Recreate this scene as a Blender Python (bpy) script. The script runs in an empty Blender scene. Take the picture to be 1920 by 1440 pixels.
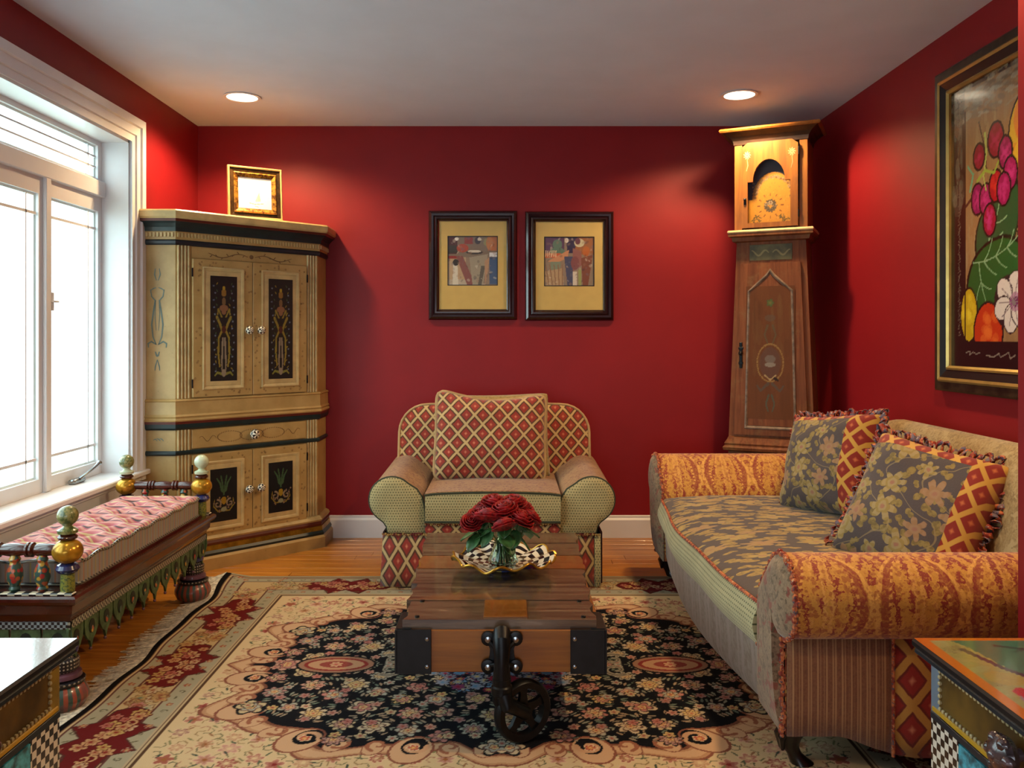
import bpy, math, random
import numpy as np
from math import sin, cos, pi, radians, sqrt, atan2
from mathutils import Vector, Matrix
random.seed(7)
SC = bpy.context.scene
COL = SC.collection

# ------------------------------------------------------------------ camera, world, lights, exposure
def hx(h, a=None):
    h = h.lstrip('#')
    c = [int(h[i:i+2], 16)/255 for i in (0, 2, 4)]
    c = [x/12.92 if x <= .04045 else ((x+.055)/1.055)**2.4 for x in c]
    return (c[0], c[1], c[2], 1.0) if a is None else (c[0], c[1], c[2])

CAMZ = 1.185
cam_d = bpy.data.cameras.new('camera')
cam = bpy.data.objects.new('camera', cam_d); COL.objects.link(cam)
cam_d.sensor_width = 36; cam_d.lens = 36*1580/1920
cam_d.shift_x = 6/1920; cam_d.shift_y = -87/1920
cam_d.clip_start = .02
cam.location = (0, 0, CAMZ); cam.rotation_euler = (pi/2, 0, 0)
SC.camera = cam

wd = bpy.data.worlds.new('sky'); SC.world = wd; wd.use_nodes = True
wb = wd.node_tree.nodes['Background']
wb.inputs[0].default_value = (.80, .91, 1.0, 1); wb.inputs[1].default_value = 6.2

def lamp(name, kind, loc, rot, energy, color, **kw):
    d = bpy.data.lights.new(name, kind); d.energy = energy; d.color = color
    for k, v in kw.items():
        if k == 'portal': d.cycles.is_portal = True
        else: setattr(d, k, v)
    o = bpy.data.objects.new(name, d); COL.objects.link(o); o.location = loc; o.rotation_euler = rot
    return o
# light portals on the left window and the added rear opening (they give off nothing themselves)
lamp('window_portal', 'AREA', (-1.86, 2.54, 1.32), (0, -pi/2, 0), 1, (1, 1, 1), shape='RECTANGLE', size=1.64, size_y=3.1, portal=1)
lamp('rear_portal', 'AREA', (-.55, -2.28, .90), (pi/2, 0, 0), 1, (1, 1, 1), shape='RECTANGLE', size=2.0, size_y=1.0, portal=1)
SPOTS = [(-1.389, 4.39), (1.19, 4.35), (-1.389, 2.25), (1.19, 2.25), (1.19, .5), (-1.0, .5)]
SPOT_E = [100, 100, 16, 118, 40, 10]
for (x, y), e in zip(SPOTS, SPOT_E):
    lamp('downlight_lamp', 'SPOT', (x, y, 2.425), (0, 0, 0), e, (1.0, .66, .33), spot_size=radians(150), spot_blend=.45, shadow_soft_size=.05)
vs = SC.view_settings
vs.view_transform = 'Standard'; vs.look = 'None'; vs.gamma = 1; vs.use_curve_mapping = False
vs.exposure = 0.06

# ------------------------------------------------------------------ node graph helper
class V:
    def __init__(s, g, k): s.g = g; s.k = k
    def _b(a, op, b, rev=False): return a.g.m(op, b, a) if rev else a.g.m(op, a, b)
    def __add__(a, b): return a._b('ADD', b)
    def __radd__(a, b): return a._b('ADD', b, True)
    def __sub__(a, b): return a._b('SUBTRACT', b)
    def __rsub__(a, b): return a._b('SUBTRACT', b, True)
    def __mul__(a, b): return a._b('MULTIPLY', b)
    def __rmul__(a, b): return a._b('MULTIPLY', b, True)
    def __truediv__(a, b): return a._b('DIVIDE', b)
    def __gt__(a, b): return a._b('GREATER_THAN', b)
    def __lt__(a, b): return a._b('LESS_THAN', b)

class G:
    def __init__(s, name):
        s.mat = bpy.data.materials.new(name); s.mat.use_nodes = True
        s.t = s.mat.node_tree; s.n = s.t.nodes; s.b = s.n['Principled BSDF']
    def put(s, inp, v):
        if isinstance(v, V): s.t.links.new(v.k, inp)
        else: inp.default_value = v
    def m(s, op, a, b=None, c=None):
        n = s.n.new('ShaderNodeMath'); n.operation = op
        s.put(n.inputs[0], a)
        if b is not None: s.put(n.inputs[1], b)
        if c is not None: s.put(n.inputs[2], c)
        return V(s, n.outputs[0])
    def sin(s, a): return s.m('SINE', a)
    def abs(s, a): return s.m('ABSOLUTE', a)
    def fr(s, a): return s.m('FRACT', a)
    def mn(s, a, b): return s.m('MINIMUM', a, b)
    def mx(s, a, b): return s.m('MAXIMUM', a, b)
    def co(s, kind='Object'):
        n = s.n.new('ShaderNodeTexCoord'); return V(s, n.outputs[kind])
    def sep(s, v):
        n = s.n.new('ShaderNodeSeparateXYZ'); s.put(n.inputs[0], v); return [V(s, o) for o in n.outputs]
    def comb(s, x=0., y=0., z=0.):
        n = s.n.new('ShaderNodeCombineXYZ')
        for i, q in enumerate((x, y, z)): s.put(n.inputs[i], q)
        return V(s, n.outputs[0])
    def noise(s, v, scale, detail=3, rough=.55, dist=0.):
        n = s.n.new('ShaderNodeTexNoise'); s.put(n.inputs['Vector'], v)
        n.inputs['Scale'].default_value = scale; n.inputs['Detail'].default_value = detail
        n.inputs['Roughness'].default_value = rough; n.inputs['Distortion'].default_value = dist
        return V(s, n.outputs['Fac'])
    def vor(s, v, scale, dim='3D', feat='F1', rnd=1.):
        n = s.n.new('ShaderNodeTexVoronoi'); n.voronoi_dimensions = dim; n.feature = feat
        s.put(n.inputs['Vector'], v); n.inputs['Scale'].default_value = scale; n.inputs['Randomness'].default_value = rnd
        return V(s, n.outputs['Distance']), V(s, n.outputs['Color']) if feat == 'F1' else None, V(s, n.outputs['Position']) if feat == 'F1' else None
    def mix(s, f, a, b):
        n = s.n.new('ShaderNodeMix'); n.data_type = 'RGBA'
        s.put(n.inputs[0], f); s.put(n.inputs[6], a); s.put(n.inputs[7], b); return V(s, n.outputs[2])
    def ss(s, v, a, b):
        n = s.n.new('ShaderNodeMapRange'); n.interpolation_type = 'SMOOTHSTEP'
        s.put(n.inputs[0], v); n.inputs[1].default_value = a; n.inputs[2].default_value = b; return V(s, n.outputs[0])
    def rnd(s):
        n = s.n.new('ShaderNodeObjectInfo'); return V(s, n.outputs['Random'])
    def attr(s, name='Col'):
        n = s.n.new('ShaderNodeAttribute'); n.attribute_name = name; return V(s, n.outputs['Color'])
    def flowers(s, v, scale, n=5, R=.42, lo=.55, rnd=.8):
        """petalled shapes on scattered points of a 2D vector: returns (inside 0/1, radius, random)"""
        _, c, p = s.vor(v, scale, '2D', rnd=rnd)
        vx, vy, _z = s.sep(v); px, py, _z = s.sep(p)
        lx = vx-px; ly = vy-py
        r = s.m('SQRT', lx*lx+ly*ly)*scale
        th = s.m('ARCTAN2', ly, lx)
        cr, cg, cb = s.sep(c)
        w = s.abs(s.m('COSINE', th*(n/2)+cr*6.28))
        lim = (w*(1-lo)+lo)*R*(cg*.5+.6)
        return s.ss(lim-r, -.01, .03), r, cr, cb
    def done(s, color, rough=.6, metal=0., bump=None, bs=.3, bd=.002, spec=None, coat=0., sheen=0.):
        s.put(s.b.inputs['Base Color'], color); s.put(s.b.inputs['Roughness'], rough); s.put(s.b.inputs['Metallic'], metal)
        if spec is not None: s.b.inputs['Specular IOR Level'].default_value = spec
        if coat: s.b.inputs['Coat Weight'].default_value = coat; s.b.inputs['Coat Roughness'].default_value = .08
        if sheen: s.b.inputs['Sheen Weight'].default_value = sheen
        if bump is not None:
            n = s.n.new('ShaderNodeBump'); n.inputs['Strength'].default_value = bs; n.inputs['Distance'].default_value = bd
            s.put(n.inputs['Height'], bump); s.t.links.new(n.outputs[0], s.b.inputs['Normal'])
        return s.mat

def plain(name, col, rough=.5, metal=0., var=.12, scale=14, **kw):
    g = G(name); c = hx(col); n = g.noise(g.co(), scale, 4)
    d = tuple(x*(1-var*1.6) for x in c[:3])+(1,); l = tuple(min(1, x*(1+var)) for x in c[:3])+(1,)
    return g.done(g.mix(g.ss(n, .3, .7), d, l), rough, metal, bump=kw.pop('bump', None) or n, bs=kw.pop('bs', .05), **kw)

def wood(name, c1, c2, axis=0, rough=.35, scale=1., coat=0., worn=None):
    g = G(name); x, y, z = g.sep(g.co()); s = [x, y, z]; q = [k*(2.2 if i == axis else 34)*scale for i, k in enumerate(s)]
    r = g.rnd()*20
    n = g.noise(g.comb(q[0]+r, q[1]+r, q[2]), 1, 5, .6, .6)
    f = g.noise(g.comb(q[0]*4, q[1]*6, q[2]*6), 1, 3, .6)
    c = g.mix(g.ss(n*.7+f*.3, .32, .68), hx(c1), hx(c2))
    if worn: c = g.mix(g.ss(g.noise(g.co(), 9, 5, .7), .52, .72), c, hx(worn))
    v = g.rnd()
    c = g.mix(v*.28, c, hx(c1))
    return g.done(c, rough, bump=n, bs=.12, coat=coat)

def diamond(name, w=.042, h=.047, axes=(0, 2), lat='#bba06c', red='#8e2a1c', dark='#54301c', lw=.088, uv=False):
    g = G(name); s = g.sep(g.co('UV' if uv else 'Object')); a = s[axes[0]]/w; b = s[axes[1]]/h
    wob = (g.noise(g.co(), 30, 2)-.5)*.10
    p = g.abs(g.fr((a+b)*.5+wob+50.)-.5); q = g.abs(g.fr((a-b)*.5+wob+50.)-.5)
    d = g.mx(p, q)                                   # .5 on the lattice lines
    c = g.mix(g.ss(d, .0, .14), hx('#c8795a'), hx(red))
    c = g.mix(g.ss(d, .27, .33), c, hx(dark))
    c = g.mix(g.ss(d, .5-lw-.02, .5-lw+.02), c, hx(lat))
    n = g.noise(g.co(), 420, 2)
    c = g.mix(g.ss(n, .55, .8)*.25, c, hx('#3a1c14'))
    return g.done(c, .85, bump=n+g.ss(d, .3, .4)*2, bs=.35, sheen=.2)

def dotted(name, base, dot, axes=(0, 2), pitch=.0135, uv=False):
    g = G(name); s = g.sep(g.co('UV' if uv else 'Object')); a = s[axes[0]]/pitch; b = s[axes[1]]/pitch
    row = g.m('FLOOR', b)*.5
    fa = g.abs(g.fr(a+row+50.)-.5); fb = g.abs(g.fr(b+50.)-.5)
    d = g.m('SQRT', fa*fa+fb*fb*1.4)
    n = g.noise(g.co(), 260, 2); n2 = g.noise(g.co(), 7, 3)
    c = g.mix(g.ss(n2, .3, .7), hx(base), tuple(x*.84 for x in hx(base)[:3])+(1,))
    c = g.mix(g.ss(d, .19, .28), hx(dot), c)
    return g.done(c, .85, bump=g.ss(d, .15, .4)+n*.4, bs=.4, sheen=.2)

def speckle(name, base, alt, dots, scale=150, amt=.6, big=None, stripe=None):
    g = G(name); v = g.co(); n = g.noise(v, scale, 2, .6); n2 = g.noise(v, scale*.45, 3, .6, .4); n3 = g.noise(v, 11, 3)
    c = g.mix(g.ss(n3*.4+n*.6, .38, .62), hx(base), hx(alt))
    c = g.mix(g.ss(n2, .53, .60)*amt, c, hx(dots))
    if big: c = g.mix(g.ss(g.noise(v, 26, 2, .5, .5), .58, .63)*.7, c, hx(big))
    if stripe:
        s = g.sep(v)[stripe[0]]
        k = g.sin(s*stripe[1]+g.noise(v, 5, 2)*1.0)*.5+g.sin(s*stripe[1]*.37)*.5
        c = g.mix(g.ss(k, -.1, .6), c, hx(stripe[2]))
    return g.done(c, .9, bump=n, bs=.35, sheen=.2)

def painted(name, rough=.5, coat=0., nscale=200, nb=.1, spec=None):
    g = G(name); n = g.noise(g.co(), nscale, 2)
    c = g.mix(n*.22, g.attr(), (0, 0, 0, 1))
    return g.done(c, rough, bump=n, bs=nb, coat=coat, spec=spec)

# ------------------------------------------------------------------ mesh helper
class MB:
    def __init__(s): s.v = []; s.f = []; s.uv = []; s.ring0 = None
    def add(s, vs, fs, uv=None):
        o = len(s.v); s.v += [tuple(p) for p in vs]; s.f += [tuple(i+o for i in f) for f in fs]
        s.uv += list(uv) if uv is not None else [(0, 0)]*len(vs); return s
    def box(s, x0, x1, y0, y1, z0, z1, c=0.):
        if c <= 0:
            return s.add([(x, y, z) for x in (x0, x1) for y in (y0, y1) for z in (z0, z1)],
                         [(0, 1, 3, 2), (4, 6, 7, 5), (0, 4, 5, 1), (2, 3, 7, 6), (0, 2, 6, 4), (1, 5, 7, 3)])
        c = min(c, (x1-x0)/2.01, (y1-y0)/2.01, (z1-z0)/2.01)
        vs = []
        for sx in (0, 1):
            for sy in (0, 1):
                for sz in (0, 1):
                    X = (x0, x1)[sx]; Y = (y0, y1)[sy]; Z = (z0, z1)[sz]; a = c if not sx else -c; b = c if not sy else -c; d = c if not sz else -c
                    vs += [(X, Y+b, Z+d), (X+a, Y, Z+d), (X+a, Y+b, Z)]
        I = lambda sx, sy, sz, k: (sx*4+sy*2+sz)*3+k
        fs = []
        for q in (0, 1):
            fs.append((I(q, 0, 0, 0), I(q, 0, 1, 0), I(q, 1, 1, 0), I(q, 1, 0, 0)))
            fs.append((I(0, q, 0, 1), I(0, q, 1, 1), I(1, q, 1, 1), I(1, q, 0, 1)))
            fs.append((I(0, 0, q, 2), I(0, 1, q, 2), I(1, 1, q, 2), I(1, 0, q, 2)))
        for p in (0, 1):
            for q in (0, 1):
                fs.append((I(p, q, 0, 0), I(p, q, 1, 0), I(p, q, 1, 1), I(p, q, 0, 1)))
                fs.append((I(p, 0, q, 0), I(p, 1, q, 0), I(p, 1, q, 2), I(p, 0, q, 2)))
                fs.append((I(0, p, q, 1), I(1, p, q, 1), I(1, p, q, 2), I(0, p, q, 2)))
        for k in range(8): fs.append((k*3, k*3+1, k*3+2))
        return s.add(vs, fs)
    def grid(s, P, uv=None, close_u=False):
        """P[i][j] points; rows joined; close_u closes the j loop"""
        n = len(P); m = len(P[0]); vs = [p for r in P for p in r]; fs = []
        for i in range(n-1):
            for j in range(m if close_u else m-1):
                k = (j+1) % m; fs.append((i*m+j, i*m+k, (i+1)*m+k, (i+1)*m+j))
        u = [q for r in uv for q in r] if uv is not None else None
        return s.add(vs, fs, u)
    def lathe(s, prof, c=(0, 0, 0), n=24, axis=2, a0=0., wob=None):
        P = []
        for r, h in prof:
            row = []
            for k in range(n):
                t = a0+2*pi*k/n; rr = r*(wob(t, h) if wob else 1)
                p = [rr*cos(t), rr*sin(t), h]
                if axis == 0: p = [h, rr*cos(t), rr*sin(t)]
                if axis == 1: p = [rr*cos(t), h, rr*sin(t)]
                row.append((p[0]+c[0], p[1]+c[1], p[2]+c[2]))
            P.append(row)
        uv = [[(2*pi*k/n, prof[i][1]) for k in range(n)] for i in range(len(prof))]
        o = len(s.v); s.grid(P, uv, True)
        s.f.append(tuple(o+k for k in range(n))); s.f.append(tuple(o+(len(prof)-1)*n+k for k in range(n)))
        return s
    def ball(s, c, r, n=12, m=8, sz=1.):
        return s.lathe([(r*sin(pi*(i+.02)/(m+.04)), -r*sz*cos(pi*(i+.02)/(m+.04))) for i in range(m+1)], c, n)
    def tube(s, pts, r, n=8, closed=False):
        pts = [Vector(p) for p in pts]; N = len(pts); rr = r if isinstance(r, (list, tuple)) else [r]*N
        P = []; up = None
        for i in range(N):
            a = pts[(i-1) % N] if (closed or i) else pts[0]; b = pts[(i+1) % N] if (closed or i < N-1) else pts[-1]
            t = (b-a).normalized()
            if up is None: up = t.orthogonal().normalized()
            up = (up-t*up.dot(t))
            up = up.normalized() if up.length > 1e-6 else t.orthogonal().normalized()
            w = t.cross(up)
            P.append([tuple(pts[i]+(up*cos(2*pi*k/n)+w*sin(2*pi*k/n))*rr[i]) for k in range(n)])
        o = len(s.v)
        if closed: P.append(P[0])
        s.grid(P, None, True)
        if not closed:
            s.f.append(tuple(o+k for k in range(n))); s.f.append(tuple(o+(N-1)*n+k for k in range(n)))
        return s
    def prism(s, poly, axis, d0, d1):
        """poly 2D in the two other axes (in x,y,z order), extruded along axis"""
        def p(a, b, d): return {0: (d, a, b), 1: (a, d, b), 2: (a, b, d)}[axis]
        n = len(poly)
        return s.add([p(a, b, d0) for a, b in poly]+[p(a, b, d1) for a, b in poly],
                     [tuple(range(n)), tuple(range(n, 2*n))]+[(i, (i+1) % n, n+(i+1) % n, n+i) for i in range(n)])
    def sweep(s, path, prof, closed=False, mp=lambda a, b, h: (a, b, h)):
        """mitred moulding: profile [(outset, height)] along a 2D path, outset to the right of travel"""
        n = len(path); rows = []
        for i in range(n):
            def nrm(a, b):
                dx, dy = b[0]-a[0], b[1]-a[1]; L = sqrt(dx*dx+dy*dy); return (dy/L, -dx/L)
            n1 = nrm(path[i-1], path[i]) if (closed or i > 0) else None
            n2 = nrm(path[i], path[(i+1) % n]) if (closed or i < n-1) else None
            if n1 is None: n1 = n2
            if n2 is None: n2 = n1
            k = 1+n1[0]*n2[0]+n1[1]*n2[1]; m = ((n1[0]+n2[0])/k, (n1[1]+n2[1])/k)
            rows.append([mp(path[i][0]+m[0]*o, path[i][1]+m[1]*o, h) for o, h in prof])
        if closed: rows.append(rows[0])
        o0 = len(s.v); s.grid(rows)
        if not closed:
            k = len(prof); s.f.append(tuple(o0+j for j in range(k))); s.f.append(tuple(o0+(n-1)*k+j for j in range(k)))
        return s
    def extrude(s, prof, axis, ts, mod=None, cap=True):
        """prof: 2D outline (a,z) swept along axis 0 or 1 through positions ts; uv in metres"""
        L = [0.]
        for i in range(1, len(prof)): L.append(L[-1]+math.dist(prof[i], prof[i-1]))
        P = []; U = []
        for t in ts:
            row = []; ur = []
            for (a, z), l in zip(prof, L):
                p = (t, a, z) if axis == 0 else (a, t, z)
                row.append(mod(p) if mod else p); ur.append((t, l))
            P.append(row); U.append(ur)
        o = len(s.v); s.grid(P, U)
        n = len(prof)
        if cap: s.f.append(tuple(o+j for j in range(n))); s.f.append(tuple(o+(len(ts)-1)*n+j for j in range(n)))
        return s
    def build(s, name, mt, parent=None, smooth=False, org=(0, 0, 0), loc=None, rot=None, weld=0, sub=0, auto=None, solid=0, kind=None):
        me = bpy.data.meshes.new(name)
        me.from_pydata([(x-org[0], y-org[1], z-org[2]) for x, y, z in s.v], [], s.f)
        uvl = me.uv_layers.new(name='UVMap')
        idx = np.zeros(len(me.loops), dtype=np.int32); me.loops.foreach_get('vertex_index', idx)
        uvl.data.foreach_set('uv', np.array(s.uv, dtype=np.float32)[idx].ravel())
        import bmesh
        bm = bmesh.new(); bm.from_mesh(me)
        if weld: bmesh.ops.remove_doubles(bm, verts=bm.verts, dist=weld)
        bmesh.ops.recalc_face_normals(bm, faces=bm.faces); bm.to_mesh(me); bm.free()
        if smooth:
            me.polygons.foreach_set('use_smooth', [True]*len(me.polygons))
            if smooth != 'all': me.set_sharp_from_angle(angle=radians(auto or 40))
        me.materials.append(mt)
        o = bpy.data.objects.new(name, me); COL.objects.link(o)
        if parent is not None: o.parent = parent
        if loc: o.location = loc
        if rot: o.rotation_euler = rot
        if sub:
            m_ = o.modifiers.new('s', 'SUBSURF'); m_.levels = m_.render_levels = sub
        if solid:
            m_ = o.modifiers.new('t', 'SOLIDIFY'); m_.thickness = solid
        if kind: o['kind'] = kind
        return o

def tag(o, label=None, cat=None, group=None, kind=None):
    for k, v in (('label', label), ('category', cat), ('group', group), ('kind', kind)):
        if v: o[k] = v
    return o
def thing(name, label, cat, loc=(0, 0, 0), rz=0., group=None, rot=None):
    o = bpy.data.objects.new(name, None); COL.objects.link(o); o.location = loc
    o.rotation_euler = rot or (0, 0, rz); o.empty_display_size = .05
    return tag(o, label, cat, group)
def copy_tree(o, parent=None):
    c = o.copy(); COL.objects.link(c); c.parent = parent
    for ch in list(o.children): copy_tree(ch, c)
    return c
def arc(cx, cz, r, a0, a1, n, rz=None):
    return [(cx+r*cos(radians(a0+(a1-a0)*i/n)), cz+(rz or r)*sin(radians(a0+(a1-a0)*i/n))) for i in range(n+1)]
def lin(a, b, n): return [a+(b-a)*i/n for i in range(n+1)]

# ------------------------------------------------------------------ painter: a small canvas whose colours become vertex colours
class Canvas:
    def __init__(s, x0, x1, y0, y1, step, bg):
        s.x0, s.y0 = x0, y0; s.w = max(2, int(round((x1-x0)/step))+1); s.h = max(2, int(round((y1-y0)/step))+1)
        s.X = np.linspace(x0, x1, s.w); s.Y = np.linspace(y0, y1, s.h); s.sx = (x1-x0)/(s.w-1); s.sy = (y1-y0)/(s.h-1)
        s.a = np.zeros((s.h, s.w, 3)); s.a[:] = hx(bg, 1)
    def win(s, x0, x1, y0, y1):
        i0 = max(0, int((x0-s.x0)/s.sx)-1); i1 = min(s.w, int((x1-s.x0)/s.sx)+3)
        j0 = max(0, int((y0-s.y0)/s.sy)-1); j1 = min(s.h, int((y1-s.y0)/s.sy)+3)
        if i0 >= i1 or j0 >= j1: return None
        x, y = np.meshgrid(s.X[i0:i1], s.Y[j0:j1]); return x, y, s.a[j0:j1, i0:i1]
    def fill(s, mask, col, al=1.): s.a[mask] = s.a[mask]*(1-al)+np.array(hx(col, 1))*al
    def ell(s, cx, cy, rx, ry, col, ang=0., al=1.):
        R = max(rx, ry); w = s.win(cx-R, cx+R, cy-R, cy+R)
        if w is None: return
        x, y, a = w; c, d = cos(ang), sin(ang); u = (x-cx)*c+(y-cy)*d; v = -(x-cx)*d+(y-cy)*c
        k = (u/rx)**2+(v/ry)**2 <= 1; a[k] = a[k]*(1-al)+np.array(hx(col, 1))*al
    def leaf(s, cx, cy, L, W, ang, col, vein=None):
        w = s.win(cx-L, cx+L, cy-L, cy+L)
        if w is None: return
        x, y, a = w; c, d = cos(ang), sin(ang); u = ((x-cx)*c+(y-cy)*d)/L*2; v = (-(x-cx)*d+(y-cy)*c)/W*2
        k = (np.abs(u) <= 1) & (np.abs(v) <= np.clip(1-u*u, 0, 1)**.8); a[k] = hx(col, 1)
        if vein: a[k & (np.abs(v) < .14)] = hx(vein, 1)
    def flower(s, cx, cy, r, n, col, out, cen, rot=0., lo=.55, al=1.):
        w = s.win(cx-r*1.2, cx+r*1.2, cy-r*1.2, cy+r*1.2)
        if w is None: return
        x, y, a = w; q = np.hypot(x-cx, y-cy); t = np.arctan2(y-cy, x-cx); l = r*(lo+(1-lo)*np.abs(np.cos(n/2*t+rot)))
        a[q < l*1.18] = hx(out, 1); a[q < l*.95] = hx(col, 1)
        k = (q < l*.62); a[k] = a[k]*.55+np.array(hx(cen, 1))*.45; a[q < r*.24] = hx(cen, 1)
    def rect(s, x0, x1, y0, y1, col, al=1.):
        w = s.win(x0, x1, y0, y1)
        if w is None: return
        x, y, a = w; k = (x >= x0) & (x <= x1) & (y >= y0) & (y <= y1); a[k] = a[k]*(1-al)+np.array(hx(col, 1))*al
    def poly(s, pts, col, al=1.):
        xs = [p[0] for p in pts]; ys = [p[1] for p in pts]; w = s.win(min(xs), max(xs), min(ys), max(ys))
        if w is None: return
        x, y, a = w; k = np.zeros(x.shape, bool); n = len(pts)
        for i in range(n):
            xa, ya = pts[i]; xb, yb = pts[(i+1) % n]
            if ya == yb: continue
            k ^= ((ya > y) != (yb > y)) & (x < (xb-xa)*(y-ya)/(yb-ya)+xa)
        a[k] = a[k]*(1-al)+np.array(hx(col, 1))*al
    def stroke(s, pts, w0, col, w1=None, k=None):
        w1 = w0 if w1 is None else w1; n = len(pts)
        for i in range(n-1):
            m = max(1, int(math.dist(pts[i], pts[i+1])/max(min(w0, w1), s.sx*.7, .0008)/.8))
            for j in range(m):
                t = j/m; f = (i+t)/(n-1); r = max(s.sx*.55, w0+(w1-w0)*f)
                s.ell(pts[i][0]*(1-t)+pts[i+1][0]*t, pts[i][1]*(1-t)+pts[i+1][1]*t, r, r, col)
    def spiral(s, cx, cy, R, turns, a0, w, col, sgn=1):
        N = 26; s.stroke([(cx+R*(1-.82*i/N)*cos(a0+sgn*turns*2*pi*i/N), cy+R*(1-.82*i/N)*sin(a0+sgn*turns*2*pi*i/N)) for i in range(N+1)], w, col, w*.55)
    def mesh(s, name, mt, mp, parent=None, kind=None, skirt=None):
        """mp(X,Y arrays)->(n,3) vertex positions"""
        X, Y = np.meshgrid(s.X, s.Y); co = mp(X.ravel(), Y.ravel()).astype(np.float32)
        n = s.w*s.h; i = np.arange(n).reshape(s.h, s.w)
        q = np.stack([i[:-1, :-1], i[:-1, 1:], i[1:, 1:], i[1:, :-1]], -1).reshape(-1, 4)
        me = bpy.data.meshes.new(name); me.vertices.add(n); me.vertices.foreach_set('co', co.ravel())
        me.loops.add(q.size); me.loops.foreach_set('vertex_index', q.ravel().astype(np.int32))
        me.polygons.add(len(q)); me.polygons.foreach_set('loop_start', (np.arange(len(q))*4).astype(np.int32))
        me.update(calc_edges=True); me.validate()
        ca = me.color_attributes.new('Col', 'FLOAT_COLOR', 'POINT')
        c = np.ones((n, 4), np.float32); c[:, :3] = s.a.reshape(-1, 3); ca.data.foreach_set('color', c.ravel())
        me.polygons.foreach_set('use_smooth', [True]*len(me.polygons)); me.materials.append(mt)
        o = bpy.data.objects.new(name, me); COL.objects.link(o)
        if parent is not None: o.parent = parent
        if kind: o['kind'] = kind
        return o

# ------------------------------------------------------------------ materials of the room
M = {}
M['red'] = plain('red_wall_paint', '#84131a', .5, var=.04, scale=3, bs=.02, spec=.3)
M['ceil'] = plain('ceiling_paint', '#cdd4e6', .9, var=.02, scale=4)
M['white'] = plain('white_trim_paint', '#dfe1e4', .32, var=.02, scale=6, bs=.01)
M['floor'] = wood('honey_oak', '#9a5a18', '#cc8c36', 0, .30, 1., coat=.15)
M['subfloor'] = plain('subfloor', '#4a2a12', .7)
M['lensglow'] = G('lamp_glow').mat
_b = M['lensglow'].node_tree.nodes['Principled BSDF']; _b.inputs['Emission Color'].default_value = (1, .86, .62, 1); _b.inputs['Emission Strength'].default_value = 9
def glass_mat(name, col=(1, 1, 1, 1), thin=True, rough=0., ior=1.45):
    g = G(name); n = g.n
    if thin:
        tr = n.new('ShaderNodeBsdfTransparent'); tr.inputs[0].default_value = col
        gl = n.new('ShaderNodeBsdfGlossy'); gl.inputs['Roughness'].default_value = .02
        fr = n.new('ShaderNodeFresnel'); fr.inputs[0].default_value = ior
        mx = n.new('ShaderNodeMixShader'); geo = n.new('ShaderNodeNewGeometry'); k = V(g, fr.outputs[0])*(1.0-V(g, geo.outputs['Backfacing'])); g.t.links.new(k.k, mx.inputs[0]); g.t.links.new(tr.outputs[0], mx.inputs[1]); g.t.links.new(gl.outputs[0], mx.inputs[2])
        g.t.links.new(mx.outputs[0], n['Material Output'].inputs[0])
    else:
        g.b.inputs['Base Color'].default_value = col; g.b.inputs['Transmission Weight'].default_value = 1; g.b.inputs['Roughness'].default_value = rough; g.b.inputs['IOR'].default_value = ior
    return g.mat
M['pane'] = glass_mat('window_glass', (.93, 1, .97, 1))
M['picglass'] = glass_mat('picture_glass', (1, 1, 1, 1))
M['vase'] = glass_mat('green_glass', (.80, .97, .88, 1), False, 0., 1.3)
M['metal'] = plain('silver_metal', '#9aa0a4', .25, 1., var=.03)
M['iron'] = plain('black_cast_iron', '#15171a', .38, .6, var=.2, scale=40, bs=.15)
M['steel'] = plain('dark_steel_plate', '#17191c', .42, .5, var=.15, scale=25)
M['black'] = plain('black_paint', '#101216', .3, var=.1)
M['navy'] = plain('blue_black_paint', '#12202a', .35, var=.1)

# ------------------------------------------------------------------ the room
XL, XR, YB, YF, ZC = -1.845, 1.80, 5.0, -2.3, 2.44
WY0, WY1, WZ0, WZ1 = .99, 4.09, .50, 2.14
S = 'structure'
fl = MB().box(XL, XR, YF, YB, -.12, -.018).build('floor', M['subfloor'], kind=S)
y = YB; k = 0
while y > 1.3:
    w = .083; y0 = y-w; x = XL; k += 1
    cuts = sorted([XL, XR]+[XL+((k*1.37+j*1.45) % 3.6) for j in range(2)])
    for a, b in zip(cuts, cuts[1:]):
        if b-a < .05: continue
        dz = random.uniform(-.0006, .0006)
        MB().box(a+.0006, b-.0006, y0+.0008, y-.0008, -.018, dz, .0015).build('plank', M['floor'], fl)
    y = y0
MB().box(XL, XR, YF, y, -.018, 0).build('plank_field', M['floor'], fl)
MB().box(XL, XR, YF, YB, ZC, ZC+.1).build('ceiling', M['ceil'], kind=S)
MB().box(XL-.3, XR+.2, YB, YB+.12, -.1, ZC+.1).build('wall_back', M['red'], kind=S)
MB().box(XR, XR+.12, YF, YB, -.1, ZC+.1).build('wall_right', M['red'], kind=S)
MB().box(1.257, XR, 1.95, 2.08, 0, ZC).build('wall_return', M['red'], kind=S)
w = MB()
w.box(XL-.15, XL, YF, WY0, -.1, ZC+.1).box(XL-.15, XL, WY1, YB, -.1, ZC+.1).box(XL-.15, XL, WY0, WY1, -.1, WZ0).box(XL-.15, XL, WY0, WY1, WZ1, ZC+.1)
w.build('wall_left', M['red'], kind=S)
w = MB()
w.box(XL, -1.55, YF-.12, YF, -.1, ZC+.1).box(.45, XR, YF-.12, YF, -.1, ZC+.1).box(-1.55, .45, YF-.12, YF, -.1, .4).box(-1.55, .45, YF-.12, YF, 1.4, ZC+.1)  # the gap in this unseen wall is added as a source of fill daylight
w.build('wall_front', M['red'], kind=S)
BBP = [(0, 0), (.016, 0), (.016, .105), (.010, .118), (.010, .128), (0, .132)]
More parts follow.
